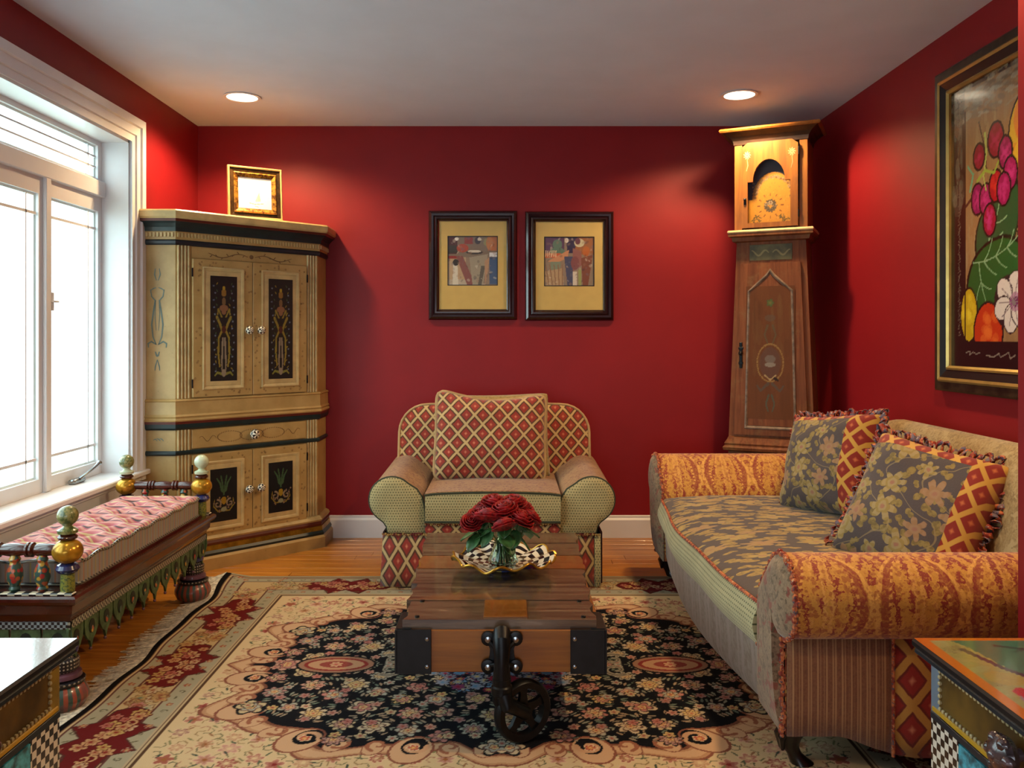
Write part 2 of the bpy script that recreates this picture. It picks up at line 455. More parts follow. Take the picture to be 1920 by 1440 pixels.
MB().sweep([(XL, YB), (XR, YB)], BBP).build('baseboard_back', M['white'], kind=S)
MB().sweep([(XR, YB), (XR, 2.08)], BBP).build('baseboard_right', M['white'], kind=S)
MB().sweep([(XL, 1.0), (XL, YB)], BBP).build('baseboard_left', M['white'], kind=S)
gr = G('pale_ground'); MB().box(-14, XL-.16, -8, 14, -.6, -.5).build('ground', gr.done(gr.mix(gr.noise(gr.co(), 2, 4), hx('#b9bfae'), hx('#d8dcd2')), .9), kind=S)

# window on the left wall
win = thing('window_1', None, None, (XL, 2.54, 0)); win['kind'] = S
org = (XL, 2.54, 0)
MY = lambda a, b, h: (XL+h, a, b)          # path in (y,z), height into the room
cas = [(.0, 0), (.0, .012), (-.004, .02), (.03, .018), (.034, .026), (.075, .024), (.08, .034), (.118, .034), (.118, 0)]
MB().sweep([(WY1, WZ0-.02), (WY1, WZ1), (WY0, WZ1), (WY0, WZ0-.02)], cas, mp=MY).build('casing', M['white'], win, org=org)
w = MB(); w.box(XL-.15, XL+.004, WY1-.012, WY1+.001, WZ0, WZ1).box(XL-.15, XL+.004, WY0, WY0+.012, WZ0, WZ1).box(XL-.15, XL+.004, WY0, WY1, WZ1-.012, WZ1)
w.build('jamb', M['white'], win, org=org)
MB().box(XL-.15, XL+.055, WY0-.13, WY1+.13, .505, .53, .005).build('sill', M['white'], win, org=org)
w = MB().box(XL, XL+.016, WY0-.11, WY1+.11, .38, .505, .003).box(XL, XL+.026, WY0-.11, WY1+.11, .48, .505, .004).box(XL, XL+.024, WY0-.11, WY1+.11, .38, .40, .004)
w.build('apron', M['white'], win, org=org)
def sash(y0, y1, z0, z1, fw, x0, x1, gy0, gy1, gz0, gz1, name='sash'):
    """frame around the glass gy/gz with a stepped inner edge"""
    s_ = MB()
    P = [(y0, z0), (y0, z1), (y1, z1), (y1, z0)]; Q = [(gy0, gz0), (gy0, gz1), (gy1, gz1), (gy1, gz0)]
    q1 = [(y+(.010 if i > 1 else -.010), z+(.010 if i in (1, 2) else -.010)) for i, (y, z) in enumerate(Q)]
    R = []
    for (p, h) in ((P, x0), (P, x1), (q1, x1), (q1, x1-.012), (Q, x1-.016), (Q, x0)):
        R.append([(h, a, b) for a, b in p])
    R.append(R[0]); o = s_.grid(R, None, True)
    f = o.build(name, M['white'], win, org=org)
    xm = (x0+x1)/2
    MB().box(xm-.003, xm+.003, gy0-.004, gy1+.004, gz0-.004, gz1+.004).build('pane', M['pane'], f)
    f.children[0].location = (-org[0], -org[1], 0)
    return f
W1 = MB()
for i in range(6):
    e = 4.09-i*.51
    f = sash(e-.51+.012, e-.012, .531, 1.86, 0, XL-.15, XL-.125, e-.45, e-.06, .60, 1.78)
    m_ = MB(); xa, xb = XL-.142, XL-.130
    for z in (.675, 1.705): m_.box(xa, xb, e-.45, e-.06, z-.006, z+.006)
    m_.box(xa, xb, e-.137, e-.129, .60, 1.78)
    m_.build('muntin', M['white'], f, org=(0, 0, 0)).location = (-org[0], -org[1], 0)
    if i: MB().box(XL-.125, XL-.108, e-.02, e+.02, .531, 1.88, .003).build('mullion', M['white'], win, org=org)
MB().box(XL-.15, XL-.105, WY0+.01, WY1-.01, 1.86, 1.935, .004).build('transom_rail', M['white'], win, org=org)
for i in range(3):
    e = 4.09-i*1.02
    f = sash(e-1.02+.012, e-.012, 1.93, 2.13, 0, XL-.15, XL-.125, e-.96, e-.06, 1.956, 2.095, 'transom_sash')
    m_ = MB()
    for z in (2.0, 2.05): m_.box(XL-.142, XL-.130, e-.96, e-.06, z-.004, z+.004)
    m_.box(XL-.142, XL-.130, e-.137, e-.129, 1.956, 2.095)
    m_.build('muntin', M['white'], f).location = (-org[0], -org[1], 0)
for e in (4.09, 3.07):
    c = MB(); yy = e-.30
    c.box(XL-.115, XL-.08, yy-.05, yy+.05, .531, .552, .006).tube([(XL-.085, yy, .55), (XL-.07, yy+.02, .565), (XL-.065, yy+.09, .585), (XL-.062, yy+.13, .60)], [.008, .007, .006, .008])
    c.ball((XL-.062, yy+.135, .602), .012)
    c.build('crank_handle', M['metal'], win, org=org, smooth=True)
for i in range(2):
    MB().box(XL-.127, XL-.112, 3.615-.51*i, 3.63-.51*i, 1.30, 1.38, .003).box(XL-.118, XL-.100, 3.61-.51*i, 3.65-.51*i, 1.335, 1.345, .003).build('latch', M['white'], win, org=org)

# frame of an unseen opening behind the camera, added to bring in frontal daylight
r = MB().sweep([(-1.55, .4), (.45, .4), (.45, 1.4), (-1.55, 1.4)], [(0, 0), (0, .03), (.1, .03), (.1, 0)], True, lambda a, b, h: (a, YF+h, b))
tag(r.build('added_rear_opening', M['white']), kind=S)

# downlights
for i, (x, y) in enumerate(SPOTS[:2]):
    t = thing('recessed_downlight', ('lit recessed ceiling light above the tall corner cabinet', 'lit recessed ceiling light beside the tall painted clock')[i], 'light', (x, y, ZC), 0, 'recessed lights in the grey ceiling')
    MB().lathe([(.088, 0), (.094, -.003), (.096, -.006), (.088, -.008), (.078, -.006), (.076, 0)], n=40).build('trim_ring', M['white'], t, True)
    MB().lathe([(.077, -.001), (.076, -.0035), (.001, -.004)], n=40).build('lens', M['lensglow'], t)
# ------------------------------------------------------------------ corner cabinet
CR = '#b9a06c'
g = G('cream_crackle_paint'); v = g.co(); n = g.noise(v, 6, 5, .6); n2 = g.noise(v, 60, 4, .7)
c = g.mix(g.ss(n, .3, .75), hx('#b89a62'), hx('#a0824c')); c = g.mix(g.ss(n2, .62, .74)*.45, c, hx('#6b5430'))
M['cream'] = g.done(c, .42, bump=n2, bs=.08)
M['creamedge'] = plain('pale_cream_edge', '#bea672', .4)
M['redline'] = plain('oxblood_line', '#571c14', .4)
M['teal'] = plain('dark_teal_paint', '#10282c', .35, var=.2)
M['scroll'] = plain('brown_scroll_paint', '#6f5230', .6)
M['scrollgrey'] = plain('grey_blue_scroll_paint', '#66776f', .6)
M['pt'] = painted('painted_decoration', .42)
g = G('black_white_checks'); x, y, z = g.sep(g.co('UV'))
f = g.abs(g.m('FLOOR', g.fr((g.m('FLOOR', x*(6/pi))+g.m('FLOOR', y*130.)+40.)*.5)*2.))
M['knob'] = g.done(g.mix(g.fr((g.m('FLOOR', x*(5/pi)+20.)+g.m('FLOOR', y*130.+50.))*.5)*2., hx('#e6dfca'), hx('#12141a')), .2, coat=.4)
M['gold'] = plain('gold_leaf', '#b8892c', .28, .75, var=.25, scale=25)

cab = thing('corner_cabinet', 'tall cream painted corner cabinet with black floral door panels', 'cabinet', (-1.3755, 4.4995, 0), pi/4)
q = sqrt(.5)
def cabpath(w=.41, e=0.):
    L = .20*q
    return [(-w-.18*q, .18*q), (-w, 0), (w, 0), (w+L, L)]
# carcass 5-gon in plan
def carc(name, z0, z1, mt='cream', o=0.):
    p = cabpath(); poly = [p[0], p[1], p[2], p[3], (p[3][0]-.62*q, p[3][1]+.62*q), (p[0][0]+.6*q, p[0][1]+.6*q)]
    # corner of the room in local frame
    import itertools
    Rw = Matrix.Rotation(-pi/4, 2)
    def loc(X, Y): v = Rw @ Vector((X+1.3755, Y-4.4995)); return (v.x, v.y)
    D = (-1.3755-.41*q, 4.4995-.41*q); B = (-1.3755+.41*q, 4.4995+.41*q)
    poly = [loc(-1.842, D[1]), (-.41, 0), (.41, 0), loc(B[0], 4.997), loc(-1.842, 4.997)]
    return MB().prism(poly, 2, z0, z1).build(name, M[mt], cab)
carc('carcass', .10, 1.80)
def mould(name, prof, mt):
    return MB().sweep(cabpath(), prof).build(name, M[mt], cab)
mould('cornice_top', [(0, 1.775), (.055, 1.775), (.062, 1.783), (.062, 1.812), (.055, 1.82), (0, 1.82), (-.45, 1.821), (-.45, 1.775)], 'creamedge')
mould('cornice_red_line', [(0, 1.762), (.050, 1.762), (.054, 1.776), (0, 1.776)], 'redline')
mould('cornice_cove', [(0, 1.715), (.018, 1.715), (.022, 1.735), (.036, 1.752), (.048, 1.763), (0, 1.763)], 'teal')
mould('dentil_board', [(0, 1.675), (.012, 1.675), (.014, 1.712), (.018, 1.716), (0, 1.716)], 'cream')
mould('cornice_band', [(0, 1.648), (.008, 1.648), (.014, 1.655), (.014, 1.668), (.008, 1.675), (0, 1.675)], 'navy')
d = MB()
pp = cabpath()
for (a, b) in zip(pp, pp[1:]):
    L = math.dist(a, b); n = int(L/.017); ux, uy = (b[0]-a[0])/L, (b[1]-a[1])/L; nx, ny = uy, -ux
    for i in range(n):
        t = (i+.5)*L/n; cx, cy = a[0]+ux*t, a[1]+uy*t; hw = .0045
        P = [(cx-ux*hw+nx*.012, cy-uy*hw+ny*.012), (cx+ux*hw+nx*.012, cy+uy*hw+ny*.012), (cx+ux*hw+nx*.021, cy+uy*hw+ny*.021), (cx-ux*hw+nx*.021, cy-uy*hw+ny*.021)]
        d.prism(P, 2, 1.688, 1.708)
d.build('dentil', M['creamedge'], cab, kind='stuff')
mould('waist_moulding', [(0, .765), (.022, .765), (.026, .772), (.018, .782), (.024, .790), (.016, .80), (.014, .862), (.020, .868), (.012, .876), (0, .878)], 'cream')
mould('waist_red_line', [(0, .752), (.020, .752), (.022, .765), (0, .765)], 'redline')
mould('waist_black_band', [(0, .722), (.008, .722), (.016, .732), (.018, .752), (0, .752)], 'teal')
mould('drawer_band', [(0, .595), (.008, .595), (.013, .602), (.013, .612), (.008, .618), (0, .618)], 'teal')
mould('base_cream_bead', [(0, .145), (.020, .145), (.026, .155), (.020, .168), (.006, .176), (0, .176)], 'creamedge')
mould('base_red_band', [(0, .118), (.020, .118), (.024, .132), (.018, .146), (0, .146)], 'redline')
mould('base_gold_band', [(0, .094), (.030, .094), (.026, .119), (0, .119)], 'gold')
mould('base_black_band', [(0, .070), (.036, .070), (.038, .082), (.030, .095), (0, .095)], 'teal')
mould('plinth', [(0, 0), (.046, 0), (.046, .058), (.036, .070), (0, .070)], 'cream')
# fluted pilasters
for x0, x1 in ((-.405, -.335), (.335, .405)):
    for z0, z1 in ((.878, 1.648), (.618, .722), (.176, .595)):
        p = MB()
        n = 4; w_ = (x1-x0)/n
        for i in range(n):
            p.prism([(x0+w_*i+w_*.5+w_*.36*cos(a), -.010*sin(a)) for a in lin(0, pi, 5)], 2, z0, z1)
        p.build('fluted_pilaster', M['creamedge'], cab, smooth=True, auto=60)
def ribbon(mb, pts, w, y, w1=None):
    """painted stroke: pts (x,z) on the plane y"""
    N = len(pts); w1 = w if w1 is None else w1; L = []; R = []
    for i in range(N):
        a = pts[max(0, i-1)]; b = pts[min(N-1, i+1)]; dx, dz = b[0]-a[0], b[1]-a[1]; l = sqrt(dx*dx+dz*dz) or 1
        t = i/(N-1); k = (w+(w1-w)*t)*(.35+.65*sin(pi*(.1+.8*t)))/2
        L.append((pts[i][0]-dz/l*k, pts[i][1]+dx/l*k)); R.append((pts[i][0]+dz/l*k, pts[i][1]-dx/l*k))
    rows = [[(p[0], y, p[1]), (p[0], y-.0006, p[1])] for p in L]; rr = [[(p[0], y-.0006, p[1]), (p[0], y, p[1])] for p in R]
    mb.grid([a+b for a, b in zip(rows, rr)])
def squiggles(mb, x0, x1, z0, z1, y, n, s=.010):
    for _ in range(n):
        cx, cz = random.uniform(x0, x1), random.uniform(z0, z1); a = random.uniform(0, 6.28)
        ribbon(mb, [(cx+s*t*cos(a+t*1.4), cz+s*t*sin(a+t*1.4)) for t in (-1, -.5, 0, .5, 1)], .0028, y)
def door_panel(w, h, kind):
    C = Canvas(-w/2, w/2, -h/2, h/2, .0028, '#0b0f16')
    gold, grn, iv = '#8c7a2e', '#3d5a3c', '#8e7f6a'
    for sx in (-1, 1):
        if kind:
            C.stroke([(sx*.038, .06), (sx*.02, .02), (sx*.010, -.01), (sx*.028, -.05), (sx*.03, -.13), (sx*.022, -.2)], .007, gold, .004)
            C.stroke([(sx*.012, .06), (sx*.03, .10), (sx*.034, .07)], .004, gold)
            C.stroke([(sx*.006, -.05), (sx*.010, -.15), (sx*.010, -.22)], .005, iv, .004)
            C.stroke([(sx*.012, -.235), (sx*.035, -.228), (sx*.05, -.245)], .007, '#7d7b34', .004)
            for z in np.linspace(-.22, .22, 13):
                C.flower(sx*(.052+random.uniform(-.008, .006)), z, .006, 5, '#46557a', '#0b0f16', '#9aa6a0')
                C.leaf(sx*(.036+random.uniform(-.006, .008)), z+.012, .016, .005, random.uniform(.6, 2.4), random.choice((grn, gold)))
        else:
            C.stroke([(sx*.01, .02), (sx*.02, .06), (sx*.04, .09)], .006, grn, .003); C.stroke([(0, 0), (sx*.008, .06), (sx*.016, .10)], .004, grn)
            C.spiral(sx*.034, -.045, .022, 1.1, 1.57, .005, iv, sx); C.stroke([(0, -.08), (sx*.03, -.085), (sx*.055, -.055), (sx*.05, -.02)], .004, gold, .002)
            for k in range(7): C.flower(sx*random.uniform(.01, .06), random.uniform(-.1, -.01), .006, 5, '#6d5c66', '#0b0f16', '#b08a2a')
    if kind:
        C.ell(0, .185, .014, .020, '#8a6428'); C.ell(0, .21, .008, .01, '#a98b24'); C.ell(0, .14, .010, .022, '#7a5c3a'); C.ell(0, .105, .024, .018, '#8a5f42'); C.ell(0, .085, .012, .014, '#8a5f42')
        C.ell(0, -.005, .012, .02, '#4a1c1a'); C.ell(0, -.23, .012, .02, iv)
    else:
        C.ell(0, -.03, .014, .02, '#9c7c1c'); C.ell(0, -.075, .016, .012, '#8d8f72')
    return C
def ring(x0, x1, z0, z1, prof):
    return MB().sweep([(x0, z0), (x1, z0), (x1, z1), (x0, z1)], prof, True, lambda a, b, h: (a, -h, b))
for sx in (-1, 1):
    for (z0, z1, pz0, pz1, kz, up) in ((.882, 1.585, .961, 1.503, 1.224, 1), (.166, .590, .235, .507, .385, 0)):
        x0, x1 = (-.328, -.0015) if sx < 0 else (.0015, .328)
        dr = MB().box(x0, x1, -.017, -.001, z0, z1, .002).build('door', M['cream'], cab)
        px0, px1 = (-.2375, -.091) if sx < 0 else (.091, .2375)
        ring(px0-.032, px1+.032, pz0-.034, pz1+.034, [(.008, .017), (.010, .021), (.004, .024), (-.004, .022), (-.010, .018), (-.010, .010), (.008, .010)]).build('panel_moulding', M['creamedge'], dr, smooth=True)
        MB().box(px0-.022, px1+.022, -.0195, -.016, pz0-.024, pz1+.024, .002).build('raised_panel', M['creamedge'], dr)
        C = door_panel(px1-px0, pz1-pz0, up); cx, cz = (px0+px1)/2, (pz0+pz1)/2
        C.mesh('black_floral_panel', M['pt'], lambda X, Y, cx=cx, cz=cz: np.stack([X+cx, X*0-.0205, Y+cz], 1), dr)
        sq = MB()
        for (a, b, c_, d_, n_) in ((x0+.008, x0+.05, z0+.02, z1-.02, 20), (x1-.05, x1-.008, z0+.02, z1-.02, 20), (x0+.03, x1-.03, z1-.035, z1-.008, 8), (x0+.03, x1-.03, z0+.008, z0+.035, 8)):
            squiggles(sq, a, b, c_, d_, -.0172, n_ if up else n_*2//3)
        sq.build('painted_sprigs', M['scroll'], dr, kind='stuff')
        MB().lathe([(.008, 0), (.008, .012), (.014, .016), (.0215, .026), (.0225, .034), (.017, .044), (.008, .048), (.001, .049)], (sx*.034, 0, 0), 20, 1).build('knob', M['knob'], dr, smooth=True, loc=None)
        kn = dr.children[-1] if dr.children[-1].name.startswith('knob') else [c for c in dr.children if c.name.startswith('knob')][0]
        kn.data.transform(Matrix.Translation((0, -.017, kz)) @ Matrix.Diagonal((1, -1, 1, 1)))
        kn.data.flip_normals()
        for hz in (z0+.07, z1-.07):
            hx_ = x0-.003 if sx < 0 else x1+.003
            MB().lathe([(.004, -.022), (.004, .022)], (hx_, -.018, hz), 8).build('hinge', M['iron'], dr)
dw = MB().box(-.328, .328, -.008, -.001, .622, .718, .002).build('drawer', M['cream'], cab)
MB().lathe([(.008, 0), (.008, .012), (.016, .016), (.026, .028), (.027, .036), (.020, .048), (.008, .053), (.001, .054)], (0, 0, 0), 20, 1).build('knob', M['knob'], dw, smooth=True)
kn = dw.children[0]; kn.data.transform(Matrix.Translation((0, -.008, .672)) @ Matrix.Diagonal((1, -1, 1, 1))); kn.data.flip_normals()
sq = MB()
for cx in (-.125, 0, .125):
    for j in range(30):
        a = 2*pi*j/30; x, z = cx+.068*cos(a), .670+.028*sin(a)
        ribbon(sq, [(x-.006*sin(a+.5), z+.006*cos(a+.5)), (x, z), (x+.004*sin(a), z-.006*cos(a))], .003, -.0082)
for sx in (-1, 1): ribbon(sq, [(sx*(.2+.09*t), .668+.014*sin(t*9)) for t in lin(0, 1, 16)], .003, -.0082)
sq.build('painted_wreaths', M['scroll'], dw, kind='stuff')
fr = MB().box(-.328, .328, -.003, 0, 1.59, 1.645).build('frieze_panel', M['cream'], cab)
sq = MB()
for sx in (-1, 1):
    ribbon(sq, [(sx*(.02+.22*t), 1.612+.012*sin(t*7)) for t in lin(0, 1, 24)], .005, -.0035)
    for j in range(7): ribbon(sq, [(sx*(.04+.03*j+.012*t), 1.612+.012*sin((.09+.13*j)*7)+(.012*t if j % 2 else -.010*t)) for t in (0, .4, .8, 1)], .005, -.0036)
sq.lathe([(.012, 0), (.001, -.001)], (0, -.003, 1.614), 12, 1)
sq.build('painted_scroll', M['scroll'], cab, kind='stuff')
# left side motif (side face runs to the left wall)
sm = MB()
for sx in (-1, 1):
    ribbon(sm, [(sx*.010, 1.53), (sx*.014, 1.50), (sx*.004, 1.47)], .006, 0)
    ribbon(sm, [(sx*.034, 1.425), (sx*.028, 1.39), (sx*.010, 1.37), (sx*.020, 1.31), (sx*.028, 1.25), (sx*.022, 1.19), (sx*.006, 1.15)], .008, 0)
    ribbon(sm, [(sx*.005, 1.435), (sx*.020, 1.43), (sx*.034, 1.42)], .006, 0)
    ribbon(sm, [(sx*.004, 1.15), (sx*.030, 1.165), (sx*.046, 1.155), (sx*.044, 1.135)], .009, 0)
    ribbon(sm, [(sx*.010, 1.115), (sx*.004, 1.095), (0, 1.09)], .008, 0)
    ribbon(sm, [(0, 1.075), (sx*.010, 1.04), (sx*.012, 1.02)], .006, 0)
    ribbon(sm, [(sx*.008, 1.37), (sx*.012, 1.30), (sx*.006, 1.22)], .004, 0)
for j in range(3): ribbon(sm, [(-.02+.016*j, .672+.01*sin(j)), (-.01+.016*j, .678), (.0+.016*j, .668)], .005, 0)
o = sm.build('painted_motif', M['scrollgrey'], cab, kind='stuff')
a_ = pp[0]; b_ = pp[1]; o.location = ((a_[0]+b_[0])/2-.001*q, (a_[1]+b_[1])/2-.001*q, 0); o.rotation_euler = (0, 0, -pi/4)

# framed picture on the cabinet
pf = thing('small_gilt_frame', 'small gilt-framed picture of a ship standing on top of the corner cabinet', 'picture frame', (-1.366, 4.542, 1.8215), radians(31))
pf.rotation_euler = (radians(-5), 0, radians(31))
g = G('tortoise_gilt'); n = g.noise(g.co(), 45, 4, .7); M['gilt'] = g.done(g.mix(g.ss(n, .40, .60), hx('#c08a36'), hx('#5a3410')), .3, .35, bump=n)
M['giltpale'] = plain('pale_gilt_edge', '#e0b878', .3, .3, var=.1)
M['giltdark'] = plain('dark_tortoise_band', '#3f2a10', .35, .2, var=.4, scale=50)
MP = lambda a, b, h: (a, -h, b)
P4 = [(-.145, 0), (.145, 0), (.145, .283), (-.145, .283)]
MB().sweep(P4, [(0, -.006), (0, .016), (-.004, .020), (-.010, .018), (-.010, -.006)], True, MP).build('outer_edge', M['giltpale'], pf)
MB().sweep(P4, [(-.010, 0), (-.010, .014), (-.032, .010), (-.032, 0)], True, MP).build('dark_band', M['giltdark'], pf)
MB().sweep(P4, [(-.032, 0), (-.032, .014), (-.038, .018), (-.056, .008), (-.056, 0)], True, MP).build('inner_frame', M['gilt'], pf)
C = Canvas(-.088, .088, .058, .226, .0025, '#ffffff')
C.poly([(.005, .095), (.03, .10), (.022, .15)], '#c4c2b4'); C.poly([(.0, .098), (.018, .098), (.016, .135)], '#d4d1c4'); C.stroke([(-.03, .088), (.0, .082), (.045, .088)], .002, '#a8a69a'); C.stroke([(0, .07), (.02, .069)], .0012, '#8a887c')
C.mesh('picture', painted('white_print', .25, .5), lambda X, Y: np.stack([X, X*0-.004, Y], 1), pf)
MB().box(-.14, .14, -.002, .004, .004, .279).build('backing', M['giltdark'], pf)
MB().prism([(.0, .02), (.0, .16), (.055, .004)], 0, -.01, .01).build('easel_strut', M['giltdark'], pf)

# ------------------------------------------------------------------ tall clock
g = G('pine_painted'); v = g.co(); x, y, z = g.sep(v)
n = g.noise(g.comb(x*34, y*34, z*2.5), 1, 5, .6, .6); n2 = g.noise(v, 8, 5, .7)
c = g.mix(g.ss(n, .3, .7), hx('#7a481a'), hx('#955f26')); c = g.mix(g.ss(n2, .52, .72)*.6, c, hx('#6a4526'))
M['pine'] = g.done(c, .38, bump=n, bs=.1)
g = G('red_brown_pine'); v = g.co(); x, y, z = g.sep(v)
n = g.noise(g.comb(x*34, y*34, z*2.5), 1, 5, .6, .6); n2 = g.noise(v, 7, 5, .7)
c = g.mix(g.ss(n, .3, .7), hx('#5c3019'), hx('#7c4828')); c = g.mix(g.ss(n2, .50, .72)*.6, c, hx('#7a5f3a'))
M['pinered'] = g.done(c, .6, bump=n, bs=.1, spec=.25)
M['paleedge'] = plain('worn_pale_edge', '#c9a878', .4, var=.2)
M['greyedge'] = plain('grey_worn_edge', '#73604f', .5, var=.3, scale=30)
M['dkpine'] = plain('dark_pine', '#3e2615', .5, var=.3)
ck = thing('tall_case_clock', 'tall painted pine clock with arched hood and tapering gothic waist door in the corner', 'clock', (1.402, 4.510, 0), radians(-26))
F = 0.0
def taper(z): return .1785+(.222-.1785)*(1.706-z)/(1.706-.652)
# base
MB().box(-.235, .235, -.03, .235, 0, .06, .004).box(-.222, .222, -.015, .235, .06, .57, .003).build('base', M['pinered'], ck)
MB().sweep([(-.222, .235), (-.222, -.015), (.222, -.015), (.222, .235)], [(-.01, .57), (.022, .575), (.026, .59), (.014, .603), (.018, .612), (.006, .632), (0, .645), (-.02, .65)]).build('base_moulding', M['pinered'], ck)
w = MB(); zz = lin(.64, 1.72, 6)
w.grid([[(-taper(z), .235, z), (-taper(z), 0, z), (taper(z), 0, z), (taper(z), .235, z)] for z in zz])
w.build('waist', M['pinered'], ck)
# waist door (tapers with the waist)
def tp(u, z): return u*(taper(z)-.03)
wdr = MB(); zs = lin(.66, 1.585, 4)
wdr.grid([[(tp(-1, z), 0, z), (tp(-1, z), -.016, z), (tp(1, z), -.016, z), (tp(1, z), 0, z)] for z in zs])
wdr.f += [(0, 1, 2, 3), (16, 17, 18, 19)]
wdo = wdr.build('waist_door', M['pinered'], ck)
apex = 1.545; sh = 1.435
G0 = [(-.68, .70), (.68, .70), (.70, sh), (.36, 1.485), (.12, 1.52), (0, apex), (-.12, 1.52), (-.36, 1.485), (-.70, sh)]
path = [(tp(a, z), z) for a, z in G0]
MB().sweep(path, [(.006, .016), (.004, .023), (-.002, .024), (-.010, .019), (-.014, .011), (.006, .011)], True, MP).build('gothic_moulding', M['greyedge'], wdo)
P = [(a*.90, z+(.0 if z < 1 else -.02) + (.012 if z < 1 else 0)) for a, z in path]
MB().prism(P, 1, -.020, -.012).build('arched_panel', M['pinered'], wdo)
C = Canvas(-.13, .13, .75, 1.46, .004, '#633a20')
oo = C.a.copy(); nz = np.random.RandomState(3)
for k in range(70): C.ell(nz.uniform(-.13, .13), nz.uniform(.75, 1.46), nz.uniform(.004, .02), nz.uniform(.03, .12), random.choice(('#6c4022', '#59341c', '#6c4a2a')), al=.35)
C.flower(0, 1.37, .022, 5, '#4a5a34', '#5a4028', '#6b6a38'); C.ell(0, 1.29, .03, .018, '#5c4a3c', al=.7)
for sx in (-1, 1):
    C.stroke([(sx*.014, 1.25), (sx*.03, 1.20), (sx*.012, 1.15)], .006, '#5a4a34', .003); C.stroke([(sx*.01, .94), (sx*.05, .90), (sx*.07, .93)], .008, '#55453a', .004); C.stroke([(sx*.008, .88), (sx*.022, .83), (sx*.01, .79)], .005, '#4e4e40', .003)
for k in range(60):
    a = 2*pi*k/60; C.ell(.068*cos(a), 1.05+.10*sin(a), .004, .005, '#8a6a3c')
C.ell(0, 1.05, .055, .085, '#5a4038', al=.7); C.ell(0, 1.07, .028, .022, '#71665e', al=.8); C.ell(0, 1.04, .03, .012, '#8e887c', al=.7); C.ell(.028, .965, .02, .008, '#2c1d18', -.5)
C.stroke([(-.03, .985), (0, .96), (.03, .985)], .0035, '#a28a60')
C.mesh('painted_urn_panel', painted('clock_waist_painting', .65, spec=.2), lambda X, Y: np.stack([X*(1-(Y-.75)*.06), X*0-.0206, Y], 1), wdo)
e = MB().box(-.008, .008, -.022, -.014, 1.02, 1.16, .003); e.ball((0, -.026, 1.10), .012); e.box(-.013, .013, -.023, -.016, 1.12, 1.135, .003).box(-.012, .012, -.023, -.016, 1.04, 1.055, .003)
eo = e.build('escutcheon', M['iron'], wdo, loc=(-tp(.88, 1.08), 0, 0))
MB().box(-.11, .11, -.003, .0, 1.60, 1.685, .001).build('olive_panel', plain('olive_paint', '#55502c', .5, var=.3), ck)
sq = MB()
for sx in (-1, 1): ribbon(sq, [(sx*(.01+.09*t), 1.64+.014*sin(t*8)) for t in lin(0, 1, 14)], .010, -.0034)
sq.build('painted_garland', plain('olive_pale', '#84794a', .5), ck, kind='stuff')
# hood
MB().sweep([(-.196, .235), (-.196, -.02), (.196, -.02), (.196, .235)], [(-.02, 1.70), (.002, 1.705), (.006, 1.725), (.022, 1.732), (.022, 1.748), (-.02, 1.75)]).build('hood_sill', M['pinered'], ck)
MB().sweep([(-.196, .235), (-.196, -.02), (.196, -.02), (.196, .235)], [(-.02, 1.748), (.022, 1.748), (.026, 1.754), (.022, 1.764), (-.02, 1.766)]).build('hood_ledge', M['paleedge'], ck)
h = MB().box(-.188, -.148, -.012, .235, 1.76, 2.26).box(.148, .188, -.012, .235, 1.76, 2.26).box(-.148, .148, .06, .235, 1.76, 2.26).box(-.148, .148, -.012, .06, 2.235, 2.26)
h.build('hood', M['pine'], ck)
cp = [(-.188, .235), (-.188, -.012), (.188, -.012), (.188, .235)]
MB().sweep(cp, [(-.01, 2.225), (.004, 2.228), (.008, 2.25), (.022, 2.268), (.045, 2.285), (.060, 2.292), (-.01, 2.292)]).build('cornice', M['dkpine'], ck)
MB().sweep(cp, [(-.10, 2.29), (.066, 2.29), (.072, 2.298), (.066, 2.308), (-.10, 2.31)]).build('cornice_top', M['pine'], ck)
MB().box(-.2, .2, .0, .23, 2.29, 2.307).build('roof_board', M['pine'], ck)
# hood door with arched opening
def arch_path(x0, x1, sx0, sx1, z0, zs, zt, n=14):
    cx = (sx0+sx1)/2; r = (sx1-sx0)/2
    return [(x0, z0), (x1, z0), (x1, zs)]+[(cx+r*cos(pi*i/n), zs+(zt-zs)*sin(pi*i/n)) for i in range(n+1)]+[(x0, zs)]
ap = arch_path(-.116, .104, -.089, .077, 1.80, 2.02, 2.137)
hd = MB(); n_ = len(ap)
oz = [(-.146, 1.775), (.142, 1.775), (.142, 2.02)]+[(max(-.146, min(.142, (-.002)+.26*cos(pi*i/14))), min(2.232, 2.02+.40*sin(pi*i/14))) for i in range(15)]+[(-.146, 2.02)]
for i in range(3, 18):
    a = pi*(i-3)/14; oz[i] = (.142 if a < pi*.32 else (-.146 if a > pi*.68 else .142-.288*(a-pi*.32)/(pi*.36)), (2.02+.212*min(1, a/(pi*.32))) if a < pi*.5 else (2.02+.212*min(1, (pi-a)/(pi*.32))))
hd.grid([[(p[0], yy, p[1]) for p in pth] for pth, yy in ((oz, -.012), (oz, -.030), (ap, -.030), (ap, -.008), (oz, -.012))], None, True)
hdo = hd.build('hood_door', M['pine'], ck)
C = Canvas(-.13, .12, 1.785, 2.15, .0032, '#3b3a44')
g0 = '#b07c28'
C.poly(arch_path(-.13, .12, -.10, .118, 1.785, 1.93, 2.075), g0)
for k in range(120): C.ell(nz.uniform(-.1, .11), nz.uniform(1.79, 2.05), .004, .004, random.choice(('#a06a22', '#bd8c3a', '#96682c')), al=.5)
for k in range(46):
    a = pi*k/45; C.flower(.010+.093*cos(a)+nz.uniform(-.006, .006), 1.945+.105*sin(a)+nz.uniform(-.006, .006), .007, 5, random.choice(('#8d7a5e', '#a08a6a', '#6d5a34')), '#8a6028', '#6b3c1c')
